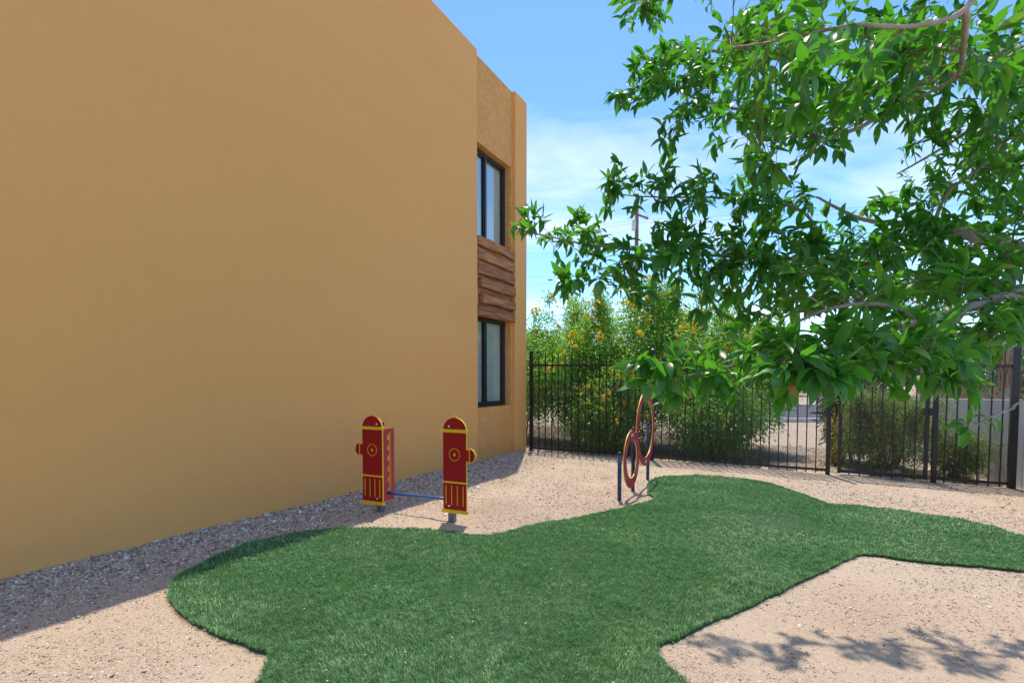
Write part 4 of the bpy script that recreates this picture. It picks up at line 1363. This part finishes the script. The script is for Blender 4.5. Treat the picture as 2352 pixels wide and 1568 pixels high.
def band(zA, zB, zC, zD, mt, nm):
    # slanting stripe clipped to the oval board
    up = []; dn = []
    for i in range(17):
        x = -.47 + .94 * i / 16
        lim = .75 * math.sqrt(max(0, 1 - (x / .475) ** 2))
        f = (x + .47) / .94
        t_ = min(max(zA + (zB - zA) * f + .06 * math.sin(f * 3.1), -lim), lim); b_2 = min(max(zC + (zD - zC) * f + .06 * math.sin(f * 3.1), -lim), lim)
        if t_ - b_2 > .004: up.append((x, zs1 - .75 + t_)); dn.append((x, zs1 - .75 + b_2))
    if len(up) > 2: link(nm, extrude_outline(dn + up[::-1], .006, -.0675), [mt, mt], sign)


band(.20, .52, .14, .45, 'white', 'sign_stripe'); band(.135, .44, -.02, .26, 'signteal', 'sign_band'); band(-.10, .12, -.30, -.1, 'signteal', 'sign_band')

bp = at(1881, 945, 25.0); zb2 = -.262
bar_e = empty('barricade_panel', (bp.x, bp.y, zb2)); tag(bar_e, 'orange and white striped road barricade panel on the asphalt', 'barricade')
mb = MB(); mb.box((-.3, -.2, 0), (.3, .2, .07)); mb.build('base', 'rubber', bar_e, bevel=.02)
mb = MB(); mb.box((-.15, -.02, .07), (.15, .02, 1.0)); mb.build('board', 'white', bar_e, bevel=.01)
for k in range(3):
    z = .16 + k * .29
    mb = MB(); mb.add([(-.148, -.023, z), (.148, -.023, z + .12), (.148, -.023, z + .26), (-.148, -.023, z + .14)], [(0, 1, 2, 3)]); mb.build('stripe', 'orange', bar_e)

fb = at(2420, 868, 40)
fbl = empty('far_building', (fb.x, fb.y, -.2)); tag(fbl, 'low tan building far off beside the end post', 'building')
mb = MB(); mb.box((-5, 0, -.3), (9, 6, 1.5)); mb.build('wall', 'tan', fbl)
mb = MB(); mb.box((-5.3, -.3, 1.501), (9.3, 6.3, 1.8)); mb.build('roof', 'concrete2', fbl)

# ================================================================== THE TREE
tree = empty('shade_tree', (3.55, 2.75, gz(3.55, 2.75)))
tag(tree, 'leafy shade tree spreading glossy green branches across the sky', 'tree')
T0 = Vector(tree.location)


def loc(p): return p - T0


def spline(pts, n):
    """Catmull-Rom through (Vector, radius) pairs"""
    P = [pts[0]] + list(pts) + [pts[-1]]; out = []
    segs = len(pts) - 1
    for i in range(segs):
        p0, p1_, p2_, p3_ = P[i], P[i + 1], P[i + 2], P[i + 3]
        m_ = n
        for k in range(m_ + (i == segs - 1)):
            t = k / m_
            q = [.5 * ((2 * b_) + (c_ - a_) * t + (2 * a_ - 5 * b_ + 4 * c_ - d_) * t * t + (3 * b_ - a_ - 3 * c_ + d_) * t ** 3) for a_, b_, c_, d_ in zip(p0[0], p1_[0], p2_[0], p3_[0])]
            out.append((Vector(q), p1_[1] + (p2_[1] - p1_[1]) * t))
    return out


fork = Vector((3.42, 2.72, 1.75))
BR = {}
BR['trunk'] = [(Vector((3.55, 2.75, gz(3.55, 2.75) - .2)), .15), (Vector((3.52, 2.76, .6)), .125), (Vector((3.45, 2.74, 1.3)), .115), (fork, .105), (Vector((3.4, 2.5, 2.6)), .08), (Vector((3.2, 2.3, 3.6)), .05), (Vector((2.9, 2.2, 4.6)), .02)]


def br(name, start, px):
    BR[name] = ([(start[0], start[1])] if start else []) + [(at(a, b, c), r_) for a, b, c, r_ in px]


br('A', (Vector((3.41, 2.62, 2.25)), .055), [(2500, 200, 2.6, .05), (2352, 172, 2.6, .038), (2200, 166, 2.65, .030), (2050, 150, 2.75, .022), (1840, 138, 2.9, .015), (1700, 125, 3.0, .010), (1560, 105, 3.1, .005)])
br('A2', (Vector((3.36, 2.45, 2.75)), .05), [(2520, 90, 2.25, .035), (2352, 118, 2.2, .024), (2240, 150, 2.25, .018), (2120, 190, 2.3, .013), (1985, 287, 2.35, .009), (1880, 322, 2.4, .005)])
br('B', None, [(2130, 158, 2.7, .014), (2010, 215, 2.8, .012), (1885, 240, 2.85, .010), (1718, 252, 2.95, .008), (1613, 233, 3.0, .006), (1540, 195, 3.05, .004)])
br('C', (Vector((3.44, 2.73, 1.55)), .06), [(2500, 640, 2.6, .045), (2341, 576, 2.55, .034), (2273, 552, 2.55, .028), (2160, 526, 2.6, .021), (2100, 517, 2.65, .017), (2007, 508, 2.7, .012), (1960, 496, 2.75, .010), (1875, 452, 2.8, .005)])
br('D', (Vector((3.46, 2.74, 1.4)), .055), [(2600, 640, 2.2, .035), (2400, 660, 2.0, .021), (2291, 686, 1.95, .016), (2216, 708, 1.9, .0135), (2104, 739, 1.8, .0105), (2023, 767, 1.75, .0085), (1960, 792, 1.7, .007), (1860, 850, 1.6, .005)])
br('E', None, [(2400, 655, 2.2, .018), (2247, 670, 2.35, .016), (2191, 652, 2.45, .017), (2100, 628, 2.55, .015), (1990, 606, 2.6, .013), (1870, 597, 2.65, .011), (1666, 588, 2.75, .009), (1505, 577, 2.8, .007), (1443, 572, 2.82, .0065), (1340, 560, 2.85, .005), (1260, 543, 2.87, .004), (1195, 530, 2.9, .0025)])
br('F', None, [(1905, 600, 2.65, .008), (1888, 545, 2.7, .008), (1840, 484, 2.75, .0075), (1764, 463, 2.8, .007), (1654, 454, 2.85, .006), (1516, 453, 2.9, .0045), (1437, 448, 2.95, .003), (1395, 432, 2.95, .002)])
br('G', None, [(2110, 737, 1.82, .008), (2060, 706, 1.85, .0072), (1950, 700, 1.88, .0068), (1830, 740, 1.9, .0055), (1690, 835, 1.9, .004), (1560, 865, 1.9, .0025)])
br('H', None, [(2620, 800, 2.3, .012), (2352, 919, 2.25, .005), (2328, 937, 2.25, .0045), (2284, 952, 2.2, .004), (2239, 977, 2.2, .003), (2215, 975, 2.2, .002)])
br('I', None, [(1480, 575, 2.8, .005), (1430, 607, 2.75, .004), (1375, 640, 2.7, .003), (1330, 660, 2.7, .002)])
br('J', (Vector((3.25, 2.33, 3.4)), .045), [(2500, -330, 2.5, .04), (2100, -250, 2.5, .03), (1750, -160, 2.6, .018), (1530, -50, 2.7, .008), (1480, 10, 2.75, .004)])
br('K', None, [(2240, 612, 2.5, .010), (2170, 580, 2.7, .008), (2050, 560, 2.9, .006), (1920, 560, 3.0, .004)])
br('L', None, [(2310, 160, 2.6, .016), (2270, 260, 2.8, .012), (2180, 330, 2.95, .008), (2060, 400, 3.05, .004)])
br('N', None, [(2216, 708, 1.9, .012), (2160, 770, 1.75, .008), (2080, 820, 1.65, .005), (2000, 850, 1.6, .003)])
br('Q', None, [(2320, 570, 2.5, .009), (2330, 640, 2.2, .007), (2310, 740, 1.95, .005), (2250, 800, 1.85, .003)])
br('Sx', (Vector((3.35, 2.4, 2.9)), .04), [(2700, -150, 3.1, .03), (2350, -230, 4.2, .022), (2050, -150, 4.7, .016), (1800, -110, 4.9, .010), (1560, -90, 4.9, .005)])
br('M', (Vector((3.22, 2.32, 3.5)), .035), [(2500, -420, 1.8, .020), (2300, -120, 1.6, .011), (2218, 20, 1.55, .0075), (2100, 60, 1.55, .006), (1950, 60, 1.55, .005), (1810, 90, 1.75, .004), (1680, 110, 2.1, .0025)])
br('O', None, [(2218, 20, 1.55, .010), (2214, 110, 1.7, .008), (2190, 180, 1.9, .006), (2080, 240, 2.1, .004)])
br('P', None, [(2140, 527, 2.6, .010), (2180, 440, 2.55, .008), (2260, 380, 2.5, .006), (2300, 330, 2.5, .004)])

SK = []; SKr = []
for nm, pts_ in BR.items():
    sp2 = spline(pts_, 7)
    mb = MB()
    jit = [0.0] + [1.0] * (len(sp2) - 1)
    pth = [loc(p) + Vector(rng.normal(0, .12, 3)) * r_ * j for (p, r_), j in zip(sp2, jit)]
    mb.tube(pth, [max(.0016, r_ * (1 + (.025 if nm == 'trunk' else .08) * math.sin(i * 2.3))) for i, (p, r_) in enumerate(sp2)], 9 if sp2[0][1] > .012 else 6)
    mb.build('trunk' if nm == 'trunk' else 'branch', 'bark', tree)
    if nm != 'trunk':
        for i, (p, r_) in enumerate(sp2):
            if r_ < .030: SK.append(p); SKr.append(r_)
SKa = np.array([list(p) for p in SK])

# foliage targets: centre column/row, spread, depth range, twigs
TG = [(1480, 25, 75, 45, 2.65, 2.9, 10),
      (1500, 140, 50, 60, 2.9, 3.15, 13), (1450, 225, 45, 30, 3.0, 3.15, 8), (1560, 190, 80, 90, 2.7, 3.15, 24), (1530, 310, 40, 35, 2.9, 3.1, 5), (1650, 110, 90, 90, 2.2, 3.1, 20), (1640, 280, 100, 50, 2.6, 3.1, 14),
      (1780, 90, 130, 95, 1.7, 3.1, 34), (1760, 240, 110, 60, 2.3, 3.1, 18), (1930, 90, 120, 100, 1.35, 3.0, 34), (1900, 220, 110, 60, 1.7, 2.9, 20), (2080, 90, 110, 100, 1.6, 3.1, 30), (2060, 230, 100, 60, 2.0, 3.0, 18),
      (2220, 80, 110, 100, 1.5, 3.2, 30), (2320, 170, 80, 120, 1.6, 3.2, 24), (2200, 260, 110, 60, 2.2, 3.1, 18), (2300, 330, 80, 80, 2.2, 3.1, 18),
      (1745, 385, 55, 45, 1.9, 2.2, 9), (1880, 300, 90, 40, 2.3, 2.7, 10), (2150, 350, 90, 50, 2.6, 3.1, 9),
      (1420, 430, 45, 35, 2.85, 3.0, 6), (1490, 460, 40, 30, 2.85, 2.95, 4), (1560, 420, 60, 50, 2.7, 3.0, 12), (1650, 440, 80, 60, 2.5, 3.0, 16), (1770, 460, 90, 55, 2.5, 3.0, 16),
      (1215, 520, 35, 35, 2.82, 2.95, 7), (1285, 525, 55, 40, 2.8, 2.92, 11), (1360, 560, 60, 50, 2.7, 2.9, 11), (1340, 640, 50, 35, 2.6, 2.75, 8), (1430, 600, 60, 50, 2.6, 2.9, 11), (1500, 560, 60, 45, 2.65, 2.9, 10), (1460, 655, 50, 30, 2.5, 2.7, 6),
      (1560, 620, 70, 50, 2.5, 2.85, 14), (1590, 530, 60, 45, 2.6, 2.9, 10), (1680, 560, 80, 60, 2.4, 2.9, 20), (1690, 650, 80, 50, 2.4, 2.8, 14), (1790, 570, 90, 60, 2.4, 3.0, 22), (1820, 660, 80, 45, 2.1, 2.7, 16), (1600, 690, 50, 25, 2.4, 2.6, 5), (1730, 720, 60, 25, 2.2, 2.5, 6),
      (1930, 560, 90, 70, 2.3, 3.0, 24), (1950, 660, 90, 55, 1.9, 2.6, 20), (2060, 480, 80, 55, 2.4, 3.0, 14), (2080, 570, 90, 60, 2.2, 3.0, 24), (2170, 460, 80, 60, 2.3, 3.1, 16), (2200, 560, 90, 55, 2.2, 2.9, 22), (2300, 460, 60, 90, 2.1, 3.0, 20), (2310, 600, 55, 80, 1.9, 2.6, 18), (2090, 660, 90, 45, 1.9, 2.5, 16), (2220, 650, 80, 40, 1.8, 2.4, 10),
      (1500, 850, 45, 35, 1.85, 1.95, 6), (1570, 870, 55, 40, 1.8, 1.95, 9), (1650, 860, 50, 45, 1.75, 1.95, 8), (1620, 880, 40, 25, 1.75, 1.85, 4),
      (1760, 782, 55, 40, 1.6, 1.9, 9), (1840, 822, 65, 55, 1.45, 1.7, 12), (1790, 862, 45, 35, 1.45, 1.6, 6), (1900, 852, 40, 35, 1.4, 1.6, 6),
      (1960, 802, 60, 55, 1.5, 1.75, 12), (2050, 772, 65, 50, 1.55, 1.85, 13), (2080, 832, 60, 40, 1.5, 1.7, 10), (2160, 772, 60, 55, 1.6, 1.95, 13), (2180, 832, 40, 35, 1.55, 1.7, 6), (2250, 750, 60, 55, 1.7, 2.1, 12), (2310, 752, 50, 45, 1.75, 2.1, 9), (2340, 700, 40, 60, 1.8, 2.3, 9),
      (2450, 150, 100, 200, 1.8, 3.2, 26), (2450, 500, 90, 150, 1.9, 2.8, 20), (2480, 760, 80, 80, 1.9, 2.4, 8), (1900, -130, 300, 90, 1.7, 2.9, 34), (2300, -160, 200, 110, 1.9, 3.0, 24), (2600, 50, 120, 250, 2.2, 3.2, 18)]
# a looser crown farther over the path, whose shade falls on the grit
TG2 = [(1620, -30, 24, 14, 4.45, 4.55, 7), (1780, -35, 30, 14, 4.45, 4.6, 9), (1880, -40, 26, 16, 4.4, 4.55, 8), (1540, -20, 20, 10, 4.5, 4.6, 5), (1500, -60, 28, 22, 4.75, 4.95, 6), (1585, -95, 30, 22, 4.7, 4.9, 8), (1640, -40, 30, 18, 4.8, 5.0, 7), (1705, -110, 28, 25, 4.7, 4.9, 8), (1745, -60, 30, 20, 4.75, 4.95, 8), (1830, -45, 30, 20, 4.8, 5.05, 9), (1850, -120, 30, 25, 4.65, 4.85, 7), (1930, -80, 30, 25, 4.7, 5.0, 9), (2080, -120, 60, 40, 4.6, 4.9, 10)]
LP, LD, LN, LL = [], [], [], []       # leaf base, direction, normal, length
tw = MB()


def leaf_at(p, d, L, up=None):
    if p[2] < 1.25 and p[0] < 1.6: return          # nothing hangs below the lowest limb
    LP.append(p); LD.append(d); LL.append(L)
    n_ = (up if up is not None else np.array([0, 0, 1.0])) + rng.normal(0, .38, 3)
    LN.append(n_)


TG2 = [(a, b, c_ * 1.3, d * 1.3, e_, f_, int(g_ * .75)) for a, b, c_, d, e_, f_, g_ in TG2]
for (cx, cy, rx, ry, y0, y1, nt_) in TG + TG2:
    for k in range(int(nt_ * (.92 if y1 < 3.4 else 1)) + 1):
        a = rng.uniform(0, 6.283); r_ = math.sqrt(rng.random())
        tgt = np.array(list(at(cx + rx * r_ * math.cos(a), cy + ry * r_ * math.sin(a), rng.uniform(y0, y1))))
        dd = SKa - tgt[None]
        score = np.linalg.norm(dd, axis=1) - .25 * np.clip(dd[:, 0], 0, .6) + 1.3 * np.clip(-dd[:, 2] - .12, 0, 1)      # prefer wood on the trunk side
        b0 = SKa[np.argmin(score)]
        v = tgt - b0; Lv = np.linalg.norm(v)
        if Lv < .05: v = rng.normal(0, .08, 3); Lv = np.linalg.norm(v)
        bow = np.array([0, 0, 1.0]) * Lv * rng.uniform(.0, .22) + rng.normal(0, .06, 3) * Lv
        m_ = 6
        path = [b0 + v * t + bow * 4 * t * (1 - t) * .8 for t in np.linspace(0, 1, m_)]
        tw.tube([loc(Vector(p)) for p in path], [max(.0011, (.0011 + .0022 * min(1, Lv)) * (1.2 - i / m_)) for i in range(m_)], 4, cap=False)
        # leaves sit along the outer part of the twig and in a whorl at its end
        td = path[-1] - path[-2]; td /= np.linalg.norm(td) + 1e-9
        Lb = rng.uniform(.062, .104)
        nl = 3 + int(min(6, Lv / .05))
        for j in range(nl):
            t = 1 - (j + .5) / nl * min(.8, .22 / max(Lv, .05) + .25)
            i0 = min(m_ - 2, int(t * (m_ - 1))); f_ = t * (m_ - 1) - i0
            p = path[i0] * (1 - f_) + path[i0 + 1] * f_
            sd = np.cross(td, [0, 0, 1.0]) * (1 if j % 2 else -1) + rng.normal(0, .45, 3)
            d = td * rng.uniform(.3, .9) + sd * .8 + np.array([0, 0, rng.uniform(-.7, .45)])
            leaf_at(p, d, Lb * rng.uniform(.7, 1.12))
        for j in range(rng.integers(4, 7)):
            sd = rng.normal(0, 1, 3)
            d = td * rng.uniform(.35, 1.1) + sd * .55 + np.array([0, 0, rng.uniform(-.6, .5)])
            leaf_at(path[-1] + td * .004 * j, d, Lb * rng.uniform(.7, 1.2))
# the small sprig hanging in front of the fence panel
for (px, py, ax_, az_, L_) in [(2219, 977, -1, .25, .11), (2224, 975, -.55, .55, .075), (2226, 972, .1, .9, .07), (2219, 980, -.9, -.35, .085), (2222, 982, -.6, -.5, .06), (2223, 984, .05, -1, .10), (2218, 986, -.35, -.9, .08), (2226, 984, .5, -.55, .055), (2240, 976, -.3, .5, .05),
                               (2262, 962, .9, -.45, .085), (2275, 958, 1, -.35, .10), (2268, 960, -.6, .35, .06), (2258, 966, .55, -.75, .06), (2214, 976, -.8, .05, .06)]:
    p = np.array(list(at(px, py, 2.2)))
    LP.append(p); LD.append(np.array([ax_, rng.uniform(-.3, .3), az_])); LN.append(np.array([rng.normal(0, .3), -.5, 1.0])); LL.append(L_)
tw.build('twigs', 'twig', tree)['kind'] = 'stuff'

LP = np.array(LP); LD = np.array(LD); LN = np.array(LN); LL = np.array(LL)
# leaf blanks: lanceolate, folded on the rib, curled down to the tip
def leaf_blank(seg, curl, fold, wave):
    t = np.linspace(0, 1, seg + 1)
    hw = .170 * np.sin(np.pi * np.clip(t, 0, 1) ** .82) ** .85 * (1 - .15 * t)
    hw[0] = .006; hw[-1] = .002
    ang = curl * t
    x = np.concatenate([[0], np.cumsum(np.cos((ang[1:] + ang[:-1]) / 2))]) / seg
    z = -np.concatenate([[0], np.cumsum(np.sin((ang[1:] + ang[:-1]) / 2))]) / seg
    vs = []
    for i in range(seg + 1):
        up = hw[i] * fold
        wv = wave * math.sin(i * 2.1) * hw[i]
        vs += [(x[i], hw[i], z[i] + up + wv), (x[i], 0, z[i]), (x[i], -hw[i], z[i] + up - wv)]
    fs = []
    for i in range(seg):
        a = 3 * i
        fs += [(a, a + 1, a + 4, a + 3), (a + 1, a + 2, a + 5, a + 4)]
    return np.array(vs), np.array(fs)


BL = [leaf_blank(6, c_, f_, w_) for c_, f_, w_ in ((.5, .30, .1), (1.0, .45, .0), (.2, .2, .2), (1.35, .35, .1), (-.25, .5, .1))]
dn, sn, nn_ = rot_frames(LD, LN)
app = LL / np.linalg.norm(LP - np.array([[0, 0, CAM_H]]), axis=1)
inview = np.abs(LP[:, 0]) < .95 * LP[:, 1]
order = np.argsort(-(app * inview))
big = set(order[:285].tolist())
var = rng.integers(0, len(BL), len(LP))
T0n = np.array(list(T0))
blank_me = []
for v_, f_ in BL:
    me = bpy.data.meshes.new('leaf'); me.from_pydata(v_.tolist(), [], f_.tolist())
    me.polygons.foreach_set('use_smooth', [True] * len(f_)); me.update(); me.materials.append(M['leaf']); blank_me.append(me)
old_me = blank_me[0].copy(); old_me.materials.clear(); old_me.materials.append(M['oldleaf'])
for q, i in enumerate(order[:285]):
    mat4 = Matrix(((dn[i][0] * LL[i], sn[i][0] * LL[i], nn_[i][0] * LL[i], LP[i][0] - T0n[0]), (dn[i][1] * LL[i], sn[i][1] * LL[i], nn_[i][1] * LL[i], LP[i][1] - T0n[1]),
                   (dn[i][2] * LL[i], sn[i][2] * LL[i], nn_[i][2] * LL[i], LP[i][2] - T0n[2]), (0, 0, 0, 1)))
    dead = q % 41 == 5
    if dead: mat4 = mat4 @ Matrix.Scale(.5, 4)
    o = link('leaf', old_me if dead else blank_me[var[i]], None, tree)
    o.matrix_local = mat4
Vs, Fs = [], []; off = 0
rest = np.array([i for i in range(len(LP)) if i not in big])
for k, (bv, bf) in enumerate(BL):
    ix = rest[var[rest] == k]
    if not len(ix): continue
    W_ = (dn[ix][:, None, :] * bv[None, :, 0:1] + sn[ix][:, None, :] * bv[None, :, 1:2] + nn_[ix][:, None, :] * bv[None, :, 2:3]) * LL[ix][:, None, None] + (LP[ix] - T0n)[:, None, :]
    Vs.append(W_.reshape(-1, 3))
    Fs.append((bf[None] + (np.arange(len(ix)) * len(bv))[:, None, None]).reshape(-1, 4) + off); off += len(ix) * len(bv)
crown = np_mesh('crown', np.concatenate(Vs), np.concatenate(Fs), 'leaf', tree, smooth=True); crown['kind'] = 'stuff'
print('leaves', len(LP))
